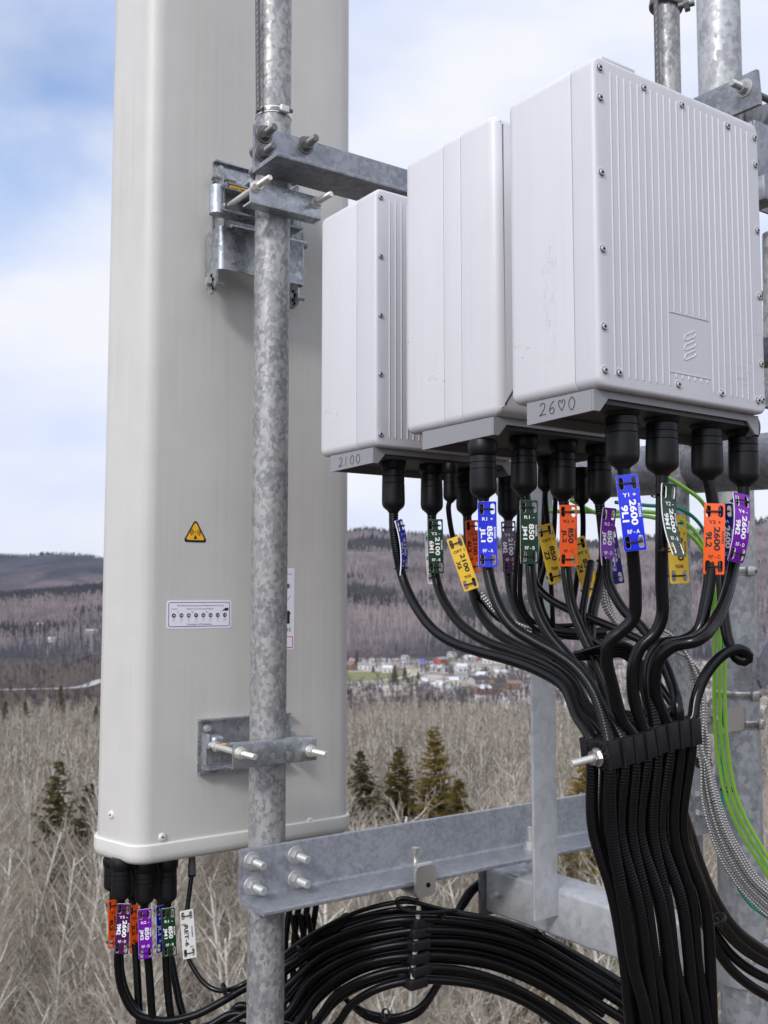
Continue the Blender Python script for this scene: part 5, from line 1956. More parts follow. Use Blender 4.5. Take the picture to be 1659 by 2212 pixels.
# ------------------------------------------------------------------ ground sheet
rad = np.r_[0.5, 6, 14, np.geomspace(22, 640, 60), np.geomspace(665, 5200, 110), np.geomspace(5600, 12000, 6)]
th = np.r_[np.linspace(-180, -32, 40), np.linspace(-31, 31, 260), np.linspace(32, 180, 40)[:-1]] * math.pi / 180
RR, TT_ = np.meshgrid(rad, th, indexing='ij')
GX, GY = RR * np.sin(TT_), RR * np.cos(TT_)
GZ = ground_z(GX, GY)
vs = np.stack([GX, GY, GZ], -1).reshape(-1, 3)
nr, nth = len(rad), len(th)
i = np.arange(nr - 1)[:, None] * nth
k = np.arange(nth)[None, :]
k2 = (k + 1) % nth
q = np.stack([i + k, i + k2, i + nth + k2, i + nth + k], -1).reshape(-1, 4)[:, ::-1]


def np_mesh(name, verts, quads, mats, midx=None, smooth=False):
    me = bpy.data.meshes.new(name)
    verts = np.ascontiguousarray(verts, dtype=np.float32)
    quads = np.ascontiguousarray(quads, dtype=np.int32)
    w = quads.shape[1]
    me.vertices.add(len(verts))
    me.vertices.foreach_set('co', verts.ravel())
    me.loops.add(quads.size)
    me.loops.foreach_set('vertex_index', quads.ravel())
    me.polygons.add(len(quads))
    me.polygons.foreach_set('loop_start', np.arange(0, quads.size, w, dtype=np.int32))
    me.polygons.foreach_set('loop_total', np.full(len(quads), w, dtype=np.int32))
    for x in mats:
        me.materials.append(MATS[x])
    if midx is not None:
        me.polygons.foreach_set('material_index', np.ascontiguousarray(midx, dtype=np.int32))
    if smooth:
        me.polygons.foreach_set('use_smooth', [True] * len(quads))
    me.update(calc_edges=True)
    me.validate()
    return me


def ground_material():
    m = mat('forest_ground', (0.15, 0.12, 0.10), 0.95, 0, 0.1)
    nt, b, N, L = nodes(m)
    geo = N('ShaderNodeNewGeometry')
    pos = geo.outputs['Position']
    ln = N('ShaderNodeVectorMath')
    ln.operation = 'LENGTH'
    L(pos, ln.inputs[0])
    dist = ln.outputs['Value']

    def mrange(src, a, bb, lo=0.0, hi=1.0, smooth=True):
        n = N('ShaderNodeMapRange')
        if smooth:
            n.interpolation_type = 'SMOOTHSTEP'
        n.inputs['From Min'].default_value = a
        n.inputs['From Max'].default_value = bb
        n.inputs['To Min'].default_value = lo
        n.inputs['To Max'].default_value = hi
        L(src, n.inputs['Value'])
        return n.outputs[0]

    def mul(a, bb):
        n = N('ShaderNodeMath')
        n.operation = 'MULTIPLY'
        L(a, n.inputs[0])
        L(bb, n.inputs[1])
        return n.outputs[0]
    # litter near the tower
    n1 = texnoise(N, L, pos, 0.35, 6, 0.65)
    near = ramp(N, L, n1.outputs['Fac'], [(0.3, (0.040, 0.031, 0.025)), (0.52, (0.085, 0.066, 0.050)), (0.74, (0.17, 0.14, 0.105))]).outputs[0]
    # far slopes: bare woods and dark conifer stands
    mp = N('ShaderNodeMapping')
    mp.inputs['Scale'].default_value = (0.0045, 0.0014, 0.010)
    L(pos, mp.inputs['Vector'])
    n2 = texnoise(N, L, mp.outputs[0], 1.0, 7, 0.62, 0.6)
    far = ramp(N, L, n2.outputs['Fac'], [(0.34, (0.024, 0.029, 0.033)), (0.44, (0.048, 0.046, 0.054)), (0.52, (0.10, 0.082, 0.088)), (0.66, (0.18, 0.15, 0.143))]).outputs[0]
    n3 = texnoise(N, L, pos, 0.06, 5, 0.7)
    f3 = ramp(N, L, n3.outputs['Fac'], [(0.3, (0.62, 0.62, 0.62)), (0.7, (1.25, 1.25, 1.25))]).outputs[0]
    far = mixcol(N, L, 0.8, far, f3, 'MULTIPLY')
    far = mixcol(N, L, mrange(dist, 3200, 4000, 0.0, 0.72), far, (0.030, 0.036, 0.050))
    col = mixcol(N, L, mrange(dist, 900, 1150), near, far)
    # fields and yards on the valley floor
    n4 = texnoise(N, L, pos, 0.010, 3, 0.5)
    n5 = texnoise(N, L, pos, 0.045, 4, 0.6)
    fld = ramp(N, L, n4.outputs['Fac'], [(0.40, (0.17, 0.14, 0.12)), (0.50, (0.26, 0.225, 0.18)), (0.60, (0.22, 0.205, 0.13)), (0.72, (0.20, 0.205, 0.10))]).outputs[0]
    pale = ramp(N, L, n5.outputs['Fac'], [(0.46, (0, 0, 0)), (0.56, (1, 1, 1))]).outputs[0]
    fld = mixcol(N, L, pale, fld, (0.42, 0.38, 0.36))
    sx = N('ShaderNodeSeparateXYZ')
    L(pos, sx.inputs[0])
    floor = mul(mul(mrange(dist, 520, 600), mrange(dist, 1060, 1010)), mrange(sx.outputs[0], -110, -60))
    col = mixcol(N, L, floor, col, fld)
    # a wide pale yard of stacked timber and old snow at the near edge of the village
    c = ground_hit(1165, 1522)
    sub = N('ShaderNodeVectorMath')
    sub.operation = 'SUBTRACT'
    L(pos, sub.inputs[0])
    sub.inputs[1].default_value = c
    sc_ = N('ShaderNodeVectorMath')
    sc_.operation = 'MULTIPLY'
    sc_.inputs[1].default_value = (1 / 60, 1 / 70, 0)
    L(sub.outputs[0], sc_.inputs[0])
    l2 = N('ShaderNodeVectorMath')
    l2.operation = 'LENGTH'
    L(sc_.outputs[0], l2.inputs[0])
    n6 = texnoise(N, L, pos, 0.16, 4, 0.6)
    y1 = mul(mrange(l2.outputs['Value'], 1.1, 0.6), ramp(N, L, n6.outputs['Fac'], [(0.42, (0, 0, 0)), (0.5, (1, 1, 1))]).outputs[0])
    col = mixcol(N, L, y1, col, (0.66, 0.63, 0.62))
    # grass field at the left of the village
    c2 = ground_hit(790, 1462)
    sub2 = N('ShaderNodeVectorMath')
    sub2.operation = 'SUBTRACT'
    L(pos, sub2.inputs[0])
    sub2.inputs[1].default_value = c2
    sc2 = N('ShaderNodeVectorMath')
    sc2.operation = 'MULTIPLY'
    sc2.inputs[1].default_value = (1 / 46, 1 / 60, 0)
    L(sub2.outputs[0], sc2.inputs[0])
    l3 = N('ShaderNodeVectorMath')
    l3.operation = 'LENGTH'
    L(sc2.outputs[0], l3.inputs[0])
    col = mixcol(N, L, mrange(l3.outputs['Value'], 1.05, 0.9), col, (0.185, 0.185, 0.085))
    L(col, b.inputs['Base Color'])
    return m


ground_material()
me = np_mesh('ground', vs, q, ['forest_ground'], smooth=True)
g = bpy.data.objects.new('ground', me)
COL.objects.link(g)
g['kind'] = 'structure'
g['label'] = 'valley floor and hillsides under the trees'


# ------------------------------------------------------------------ bark and needles
def tree_mat(name, cols, rough=0.9, scale=1.2):
    m = mat(name, cols[1], rough, 0, 0.15)
    nt, b, N, L = nodes(m)
    oi = N('ShaderNodeObjectInfo')
    geo = N('ShaderNodeNewGeometry')
    n = texnoise(N, L, geo.outputs['Position'], scale, 3, 0.6)
    a = N('ShaderNodeMath')
    a.operation = 'MULTIPLY_ADD'
    L(oi.outputs['Random'], a.inputs[0])
    a.inputs[1].default_value = 0.45
    L(n.outputs['Fac'], a.inputs[2])
    cr = ramp(N, L, a.outputs[0], [(0.42, cols[0]), (0.70, cols[1]), (0.95, cols[2])])
    L(cr.outputs[0], b.inputs['Base Color'])
    return m


tree_mat('bark_pale', [(0.42, 0.385, 0.33), (0.56, 0.53, 0.47), (0.68, 0.65, 0.60)])
tree_mat('twig_pale', [(0.19, 0.16, 0.125), (0.32, 0.275, 0.22), (0.46, 0.41, 0.34)])
tree_mat('brush_brown', [(0.07, 0.055, 0.042), (0.13, 0.105, 0.08), (0.22, 0.18, 0.135)])
tree_mat('needles', [(0.045, 0.038, 0.010), (0.125, 0.096, 0.022), (0.22, 0.155, 0.042)], 0.8, 0.6)
tree_mat('needles_dark', [(0.028, 0.026, 0.012), (0.062, 0.056, 0.022), (0.11, 0.092, 0.036)], 0.8, 0.5)
tree_mat('bark_brown', [(0.05, 0.04, 0.032), (0.09, 0.072, 0.058), (0.12, 0.10, 0.085)])
tree_mat('wood_mid', [(0.15, 0.12, 0.095), (0.30, 0.25, 0.195), (0.48, 0.41, 0.33)], 0.9, 0.06)
tree_mat('wood_far', [(0.06, 0.048, 0.056), (0.17, 0.138, 0.148), (0.40, 0.34, 0.335)], 0.9, 0.016)
tree_mat('conifer_far', [(0.024, 0.026, 0.030), (0.042, 0.044, 0.048), (0.075, 0.07, 0.07)], 0.9, 0.02)


def seg_mesh(segs, sides=3):
    """tapered prisms along many short segments: rows of p0, p1, r0, r1 -> verts, quads"""
    s = np.asarray(segs, float)
    p0, p1, r0, r1 = s[:, 0:3], s[:, 3:6], s[:, 6], s[:, 7]
    d = p1 - p0
    d /= np.linalg.norm(d, axis=1)[:, None] + 1e-9
    a = np.where(np.abs(d[:, 2:3]) < 0.9, np.array([[0, 0, 1.0]]), np.array([[1.0, 0, 0]]))
    u = np.cross(d, a)
    u /= np.linalg.norm(u, axis=1)[:, None]
    w = np.cross(d, u)
    n = len(s)
    t = np.arange(sides) * 2 * math.pi / sides
    ring = np.cos(t)[None, :, None] * u[:, None, :] + np.sin(t)[None, :, None] * w[:, None, :]
    v = np.concatenate([p0[:, None, :] + ring * r0[:, None, None], p1[:, None, :] + ring * r1[:, None, None]], 1).reshape(-1, 3)
    o = np.arange(n)[:, None] * 2 * sides
    k = np.arange(sides)[None, :]
    k2 = (k + 1) % sides
    q = np.stack([o + k, o + k2, o + sides + k2, o + sides + k], -1).reshape(-1, 4)
    return v, q


def bare_tree(seed, h=13.0, spread=1.0, twigs=1.0, rmin=0.010):
    """leafless broadleaf: trunk, rising limbs, forked twigs. returns trunk segments and crown segments"""
    r = random.Random(seed)
    trunk, crown = [], []

    def grow(p, d, ln, rad, lev, out):
        n = 3 if lev > 1 else 5
        pts = [p]
        rr = [rad]
        for i in range(n):
            d = (d + Vector((r.gauss(0, .10), r.gauss(0, .10), r.gauss(0.05, .06))) * (1.0 if lev else 0.35)).normalized()
            p = p + d * ln / n
            pts.append(p)
            rr.append(max(rmin * 0.7, rad * (1 - 0.72 * (i + 1) / n)))
        for i in range(n):
            out.append((*pts[i], *pts[i + 1], rr[i], rr[i + 1]))
        return pts, rr

    lean = Vector((r.gauss(0, .05), r.gauss(0, .05), 1)).normalized()
    pts, rr = grow(Vector((0, 0, -0.5)), lean, h, 0.0125 * h, 0, trunk)
    nl = int(26 * twigs)
    for i in range(nl):
        t = 0.22 + 0.76 * (i + r.random()) / nl
        k = min(int(t * 5), 4)
        f = t * 5 - k
        p = pts[k].lerp(pts[k + 1], f)
        az = i * 2.4 + r.uniform(-.6, .6)
        el = R(r.uniform(38, 66))
        d = Vector((math.cos(az) * math.cos(el), math.sin(az) * math.cos(el), math.sin(el)))
        ln = h * (0.34 * (1 - t) + 0.10) * r.uniform(0.7, 1.2) * spread
        ra = max(0.026, rr[k] * 0.45)
        p2, r2 = grow(p, d, ln, ra, 1, trunk)
        for j in range(int(6 * twigs) + 1):
            tt = r.uniform(0.2, 1.0)
            kk = min(int(tt * 5), 4)
            q0 = p2[kk].lerp(p2[kk + 1], tt * 5 - kk)
            dd_ = (d + Vector((r.gauss(0, .55), r.gauss(0, .55), r.gauss(.28, .35)))).normalized()
            l2 = ln * r.uniform(0.25, 0.55)
            p3, r3 = grow(q0, dd_, l2, max(rmin, r2[kk] * 0.5), 2, crown)
            for _ in range(int(3 * twigs)):
                q1 = p3[r.randint(1, 3)]
                d3 = (dd_ + Vector((r.gauss(0, .6), r.gauss(0, .6), r.gauss(.25, .4)))).normalized()
                l3 = l2 * r.uniform(0.35, 0.75)
                q2 = q1 + d3 * l3
                crown.append((*q1, *q2, rmin, rmin * 0.5))
                if twigs >= 1 and r.random() < 0.6:
                    q3 = q1.lerp(q2, 0.5)
                    d4 = (d3 + Vector((r.gauss(0, .7), r.gauss(0, .7), r.gauss(.2, .4)))).normalized()
                    q4 = q3 + d4 * l3 * 0.6
                    crown.append((*q3, *q4, rmin * 0.9, rmin * 0.45))
    return trunk, crown


def conifer(seed, h=12.0, wide=0.17, ragged=0.25, twig=1.0):
    """spruce: trunk, drooping boughs that carry many small needle sprays"""
    r = random.Random(seed)
    trunk = [(0, 0, -0.5, 0, 0, h * 0.55, h * 0.014, h * 0.008), (0, 0, h * 0.55, 0, 0, h, h * 0.008, 0.012)]
    V, Q = [], []
    z = h * 0.06
    while z < h * 0.985:
        t = z / h
        n = r.randint(5, 8)
        for k in range(n):
            if r.random() < ragged * 0.5:
                continue
            az = r.uniform(0, 6.283)
            L_ = (h * wide * (1 - t) ** 0.85 + 0.12) * r.uniform(1 - ragged, 1 + ragged)
            d = Vector((math.cos(az), math.sin(az), 0))
            s = Vector((-math.sin(az), math.cos(az), 0))
            droop = r.uniform(-0.34, -0.05) + 0.75 * max(0, t - 0.55)
            trunk.append((0, 0, z, d.x * L_ * .85, d.y * L_ * .85, z + droop * L_ * .7, 0.02, 0.008))
            m_ = max(3, int(L_ / 0.24 * twig))
            for j in range(m_):
                u = (j + r.random()) / m_
                c = Vector((0, 0, z)) + d * (L_ * u) + UP * (droop * L_ * u * (0.6 + 0.4 * u) + 0.16 * L_ * u * u)
                for sg in (-1, 1):
                    sl = (0.16 + 0.42 * L_ * (1 - u) * 0.8) * r.uniform(0.6, 1.15) + 0.08
                    e = c + (s * sg * 0.85 + d * 0.62).normalized() * sl + UP * r.uniform(-0.16, 0.05) * (1 + sl)
                    wv = (d * 0.10 + UP * r.uniform(-0.07, 0.07) + s * r.uniform(-.05, .05)) * (0.9 + r.random() * 0.6)
                    o = len(V)
                    V += [c - wv * .6, c + wv * .6, e + wv * 0.5, e - wv * 0.5 - UP * 0.07]
                    Q.append((o, o + 1, o + 2, o + 3))
                    o = len(V)
                    wu = UP * 0.07 + d * r.uniform(-.03, .03)
                    V += [c - wu, c + wu, e + wu * .5, e - wu]
                    Q.append((o, o + 1, o + 2, o + 3))
        z += h * 0.018 + 0.16 * (1 - t) + 0.03
    tv, tq = seg_mesh(trunk, 5)
    return (tv, tq), (np.array([tuple(v) for v in V]), np.array(Q))


# ------------------------------------------------------------------ where the near trees stand
AZL = math.atan(829.5 / F) + 0.05
prng = np.random.RandomState(5)
cells = []
r0 = 34.0
spots = []
while r0 < 352:
    step = 2.9 + max(0.0, 95 - r0) * 0.010 + max(0.0, r0 - 200) * 0.003
    wdt = 2 * AZL * r0
    n = max(1, int(wdt / step))
    for k in range(n):
        az = -AZL + (k + prng.uniform(0.05, 0.95)) * 2 * AZL / n
        rr = r0 + prng.uniform(-0.5, 0.5) * step
        spots.append((rr * math.sin(az), rr * math.cos(az)))
    r0 += step
spots = np.array(spots)
# conifers picked out in the photograph: picture place of the tip, distance, width factor, material
CON = [(128, 1640, 92, 0.27, 0.42, 'needles_dark', 'ragged dark conifer with an open crown left of the antenna foot'),
       (193, 1690, 100, 0.25, 0.25, 'needles_dark', 'dense dark conifer close against the left edge of the antenna'),
       (778, 1620, 112, 0.36, 0.40, 'needles_dark', 'dark ragged conifer half hidden by the antenna edge'),
       (862, 1612, 118, 0.34, 0.22, 'needles', 'broad olive conifer between the antenna and the tallest conifer'),
       (938, 1562, 112, 0.27, 0.34, 'needles', 'tallest brownish conifer standing above the lower beam'),
       (992, 1682, 106, 0.36, 0.35, 'needles', 'shorter ragged conifer just right of the tallest one'),
       (1258, 1648, 84, 0.36, 0.25, 'needles', 'olive conifer seen through the gap left of the cable bundle'),
       (1160, 2125, 62, 0.34, 0.25, 'needles', 'yellow green conifer low beneath the hanging arcs'),
       (55, 1515, 300, 0.22, 0.25, 'needles_dark', 'small dark conifer at the far edge of the left woods'),
       (12, 1512, 290, 0.26, 0.25, 'needles_dark', 'small dark conifer cut by the left picture edge'),
       (132, 1478, 330, 0.16, 0.2, 'needles', 'small yellowish conifer beyond the left woods'),
       (208, 1520, 280, 0.16, 0.25, 'needles_dark', 'thin dark conifer beside the antenna beyond the left woods')]
con_xy = []
for i, (dx, dy, d, wide, rag, mt, lb) in enumerate(CON):
    tip = P(dx, dy, d)
    gz = float(ground_z(tip.x, tip.y))
    h = max(6.0, tip.z - gz)
    (tv, tq), (nv, nq) = conifer(40 + i, h, wide, rag, 1.0 if d < 200 else 0.5)
    root = thing('conifer', lb, 'tree', (tip.x, tip.y, gz), prng.uniform(0, 6), 'conifers among the bare trees')
    for nm, v_, q_, mm in (('trunk', tv, tq, 'bark_brown'), ('crown', nv, nq, mt)):
        o = bpy.data.objects.new(nm, np_mesh(nm, v_, q_, [mm]))
        COL.objects.link(o)
        o.parent = root
    con_xy.append((tip.x, tip.y))
con_xy = np.array(con_xy)
dmin = np.min(np.hypot(spots[:, None, 0] - con_xy[None, :, 0], spots[:, None, 1] - con_xy[None, :, 1]), 1)
spots = spots[dmin > 2.2]
# keep the tall ones from standing right in front of the picked conifers
keep = np.ones(len(spots), bool)
for (x, y) in con_xy[:8]:
    rr = np.hypot(x, y)
    sr = np.hypot(spots[:, 0], spots[:, 1])
    da_ = np.abs(np.arctan2(spots[:, 0], spots[:, 1]) - math.atan2(x, y))
    keep &= ~((da_ * rr < 2.6) & (sr < rr) & (sr > rr * 0.66))
spots = spots[keep]
sr = np.hypot(spots[:, 0], spots[:, 1])
spots = spots[np.argsort(sr)]
sr = np.sort(sr)

VAR = []
for i in range(9):
    h = (13.5, 12.0, 14.5, 11.0, 13.0, 15.0, 12.5, 10.0, 14.0)[i]
    tr, cr = bare_tree(100 + i, h, (1.0, 1.25, 0.85, 1.3, 1.1, 0.9, 1.15, 1.35, 1.0)[i], 1.12, 0.0130)
    VAR.append((np_mesh('trunk', *seg_mesh(tr, 6), ['bark_pale']), np_mesh('crown', *seg_mesh(cr, 3), ['twig_pale'])))
NIND = 290
GB = 'bare trees on the slope below the tower'
for i in range(min(NIND, len(spots))):
    x, y = spots[i]
    gz = float(ground_z(x, y))
    s = prng.uniform(0.78, 1.14)
    me_t, me_c = VAR[prng.randint(len(VAR))]
    Mx = Matrix.Translation((x, y, gz)) @ Matrix.Rotation(prng.uniform(0, 6.28), 4, 'Z') @ Matrix.Diagonal((s * prng.uniform(.9, 1.15), s * prng.uniform(.9, 1.15), s, 1))
    root = thing('bare_tree', 'pale leafless tree in the foreground wood below the tower', 'tree', group=GB, M=Mx)
    for nm, me in (('trunk', me_t), ('crown', me_c)):
        o = bpy.data.objects.new(nm, me)
        COL.objects.link(o)
        o.parent = root
# the rest of that wood, too many to count, as one object
lod = []
for i in range(6):
    tr, cr = bare_tree(200 + i, 12.5, (0.7, 1.0, 0.8, 1.2, 0.7, 0.9)[i], 0.6, 0.020)
    lod.append(seg_mesh([(*s[:6], max(s[6], 0.05) * 0.8, max(s[7], 0.035)) for s in tr] + [(*s[:6], max(s[6], 0.03), max(s[7], 0.02)) for s in cr], 3) + (np.repeat([1] * len(tr) + [0] * len(cr), 3),))


def scatter(name, label, pts, protos, mats, smin, smax, seed, midx=None):
    r_ = np.random.RandomState(seed)
    Vs, Qs, Ms = [], [], []
    o = 0
    which = r_.randint(len(protos), size=len(pts))
    for i, (x, y, z) in enumerate(pts):
        v, q_ = protos[which[i]][:2]
        a = r_.uniform(0, 6.28)
        s = r_.uniform(smin, smax)
        c_, s_ = math.cos(a) * s, math.sin(a) * s
        w = np.empty_like(v)
        w[:, 0] = v[:, 0] * c_ - v[:, 1] * s_ + x
        w[:, 1] = v[:, 0] * s_ + v[:, 1] * c_ + y
        w[:, 2] = v[:, 2] * s * r_.uniform(0.85, 1.15) + z
        Vs.append(w)
        Qs.append(q_ + o)
        if midx is not None:
            Ms.append(protos[which[i]][2])
        o += len(v)
    me = np_mesh(name, np.concatenate(Vs), np.concatenate(Qs), mats, np.concatenate(Ms) if midx is not None else None)
    ob = bpy.data.objects.new(name, me)
    COL.objects.link(ob)
    ob['kind'] = 'stuff'
    ob['label'] = label
    return ob


rest = spots[NIND:]
scatter('bare_woodland', 'dense tan bare woodland stretching from the near trees to the village',
        np.c_[rest, ground_z(rest[:, 0], rest[:, 1])], lod, ['wood_mid', 'bark_pale'], 0.72, 1.12, 3, True)

# underbrush between the near trees
sh = []
for i in range(4):
    r_ = random.Random(300 + i)
    sg = []
    for k in range(46):
        a, l = r_.uniform(0, 6.28), r_.uniform(0.7, 2.4)
        e = R(r_.uniform(35, 85))
        p = Vector((r_.gauss(0, .5), r_.gauss(0, .5), 0))
        d = Vector((math.cos(a) * math.cos(e), math.sin(a) * math.cos(e), math.sin(e)))
        q1 = p + d * l
        sg.append((*p, *q1, 0.016, 0.008))
        for _ in range(2):
            t_ = p.lerp(q1, r_.uniform(.3, .9))
            e2 = t_ + (d + Vector((r_.gauss(0, .6), r_.gauss(0, .6), r_.gauss(0, .5)))).normalized() * l * .4
            sg.append((*t_, *e2, 0.010, 0.006))
    sh.append(seg_mesh(sg, 3))
bp = []
for k in range(1000):
    az = prng.uniform(-AZL, AZL)
    rr = 34 + 110 * prng.uniform(0, 1) ** 0.8
    bp.append((rr * math.sin(az), rr * math.cos(az)))
bp = np.array(bp)
scatter('underbrush', 'tangled leafless brush on the ground between the near trees', np.c_[bp, ground_z(bp[:, 0], bp[:, 1])], sh, ['brush_brown'], 0.7, 1.4, 4)

# ------------------------------------------------------------------ woods on the far slopes
def spindle(seed, h, w, n, r):
    rr = random.Random(seed)
    sg = [(0, 0, 0, 0, 0, h, r, r * .4)]
    for k in range(n):
        z = h * rr.uniform(0.25, 0.85)
        a = rr.uniform(0, 6.28)
        sg.append((0, 0, z, math.cos(a) * w * rr.uniform(.4, 1), math.sin(a) * w * rr.uniform(.4, 1), min(h, z + h * rr.uniform(.12, .35)), r * .9, r * .5))
    return seg_mesh(sg, 3)


def cone_tree(seed, h, w):
    rr = random.Random(seed)
    V, Q = [], []
    for k in range(4):
        z0, z1 = h * (0.08 + 0.22 * k), h * min(1.0, 0.42 + 0.22 * k)
        ra = w * (1 - 0.22 * k)
        n = 6
        o = len(V)
        for j in range(n):
            a = j * 6.283 / n + rr.random()
            q_ = ra * rr.uniform(.7, 1.15)
            V.append((math.cos(a) * q_, math.sin(a) * q_, z0 + rr.uniform(-.3, .3)))
        for j in range(n):
            V.append((0.05 * math.cos(j), 0.05 * math.sin(j), z1))
        for j in range(n):
            Q.append((o + j, o + (j + 1) % n, o + n + (j + 1) % n, o + n + j))
    return np.array(V), np.array(Q)


pts, cpts = [], []
n_try = 72000
raz = prng.uniform(-AZL - 0.07, AZL + 0.07, n_try)
rrr = np.sqrt(prng.uniform(1060 ** 2, 2900 ** 2, n_try) * 0.45 + 0.55 * prng.uniform(1060, 2500, n_try) ** 2)
X_, Y_ = rrr * np.sin(raz), rrr * np.cos(raz)
Zg = ground_z(X_, Y_)
stand = fnoise(X_, Y_, 520, 5) + 0.6 * fnoise(X_, Y_, 190, 12)
leftband = (raz < -0.2) & (rrr > 1780) & (rrr < 2150)
is_con = ((stand + prng.normal(0, 0.22, n_try) > 0.62) & (rrr > 1250)) | leftband | ((raz > -0.2) & (rrr > 2250) & (stand > -0.25))
far_b = ~is_con
far_c = is_con
bl = [spindle(i, 12 + i % 3 * 1.5, 2.4, 9, 0.20) for i in range(6)]
scatter('hillside_woods', 'purple grey bare woods covering the far hillside', np.c_[X_, Y_, Zg][far_b], bl, ['wood_far'], 0.8, 1.25, 8)
cl = [cone_tree(i, 13, 2.6) for i in range(5)]
scatter('hillside_conifers', 'dark conifer stands on the far hillside', np.c_[X_, Y_, Zg][far_c], cl, ['conifer_far'], 0.7, 1.25, 9)
# thinner trees on the skyline of the ridges
az_ = prng.uniform(-AZL, AZL, 2600)
rr_ = np.where(az_ < -0.2, prng.uniform(4300, 4650, 2600), prng.uniform(2750, 3030, 2600))
X2, Y2 = rr_ * np.sin(az_), rr_ * np.cos(az_)
scatter('ridge_trees', 'tiny conifers along the skyline of the ridges', np.c_[X2, Y2, ground_z(X2, Y2)], cl, ['conifer_far'], 0.6, 1.2, 10)

# ------------------------------------------------------------------ village
for nm, c in (('wall_white', (0.56, 0.55, 0.54)), ('wall_red', (0.42, 0.09, 0.07)), ('wall_cream', (0.62, 0.55, 0.40)), ('wall_grey', (0.36, 0.36, 0.36)), ('wall_brown', (0.24, 0.15, 0.10)),
              ('roof_dark', (0.05, 0.05, 0.055)), ('roof_grey', (0.22, 0.22, 0.23)), ('roof_white', (0.55, 0.55, 0.57)), ('roof_blue', (0.08, 0.10, 0.42)), ('roof_red', (0.40, 0.10, 0.08)),
              ('roof_brown', (0.20, 0.12, 0.09)), ('roof_green', (0.30, 0.33, 0.30)), ('pane_dark', (0.03, 0.035, 0.04)), ('door_brown', (0.12, 0.07, 0.05))):
    mat(nm, c, 0.7)


def house(dx, dy, wpx, wall, roof, label, depth=8.0, storeys=1, rot=None, pitch=0.32):
    p = ground_hit(dx, dy)
    d = p.y
    w = wpx / F * d
    hh = 3.3 * storeys + 0.6
    rz = rot if rot is not None else prng.uniform(-0.8, 0.8)
    rt_ = thing('village_house', label, 'house', p, rz, 'houses of the village in the valley')
    M = ROOTM[rt_.name]
    m = MB()
    D_ = depth
    m.box((-w / 2, -D_ / 2, -1), (w / 2, D_ / 2, hh), M)
    rh = D_ / 2 * pitch * 1.4
    for s in (-1, 1):
        m.add([(s * w / 2, -D_ / 2, hh), (s * w / 2, D_ / 2, hh), (s * w / 2, 0, hh + rh)], [(0, 1, 2) if s > 0 else (0, 2, 1)], 0, M)
    m.build('wall', wall, rt_, smooth=False)
    m = MB()
    o = 0.45
    m.prism([(-D_ / 2 - o, hh - o * pitch * 1.4), (0, hh + rh), (D_ / 2 + o, hh - o * pitch * 1.4), (D_ / 2 + o, hh - o * pitch * 1.4 + 0.22), (0, hh + rh + 0.25), (-D_ / 2 - o, hh - o * pitch * 1.4 + 0.22)],
            -w / 2 - o, w / 2 + o, M, axis=0)
    rf = m.build('roof', roof, rt_, smooth=False)
    if wpx > 14:
        mm = MB().box((w * .2, 0.6, hh + rh * .5), (w * .2 + .7, 1.3, hh + rh + 1.0), M)
        mm.build('chimney', 'roof_brown', rf, smooth=False)
    nwin = max(2, int(w / 3.4))
    dn = nwin // 2
    for st in range(storeys):
        for k in range(nwin):
            x = -w / 2 + w * (k + .5) / nwin
            z = st * 2.9
            if st == 0 and k == dn:
                MB().box((x - .5, -D_ / 2 - .06, 0.1), (x + .5, -D_ / 2 - .002, 2.2), M).build('door', 'door_brown', rt_, smooth=False)
                continue
            MB().box((x - .65, -D_ / 2 - .05, z + 0.9), (x + .65, -D_ / 2 - .002, z + 2.2), M).build('window', 'pane_dark', rt_, smooth=False)
    return rt_


def Zv(x, y):
    return 743 + 0.2813 * x, 1382.5 + 0.2813 * y


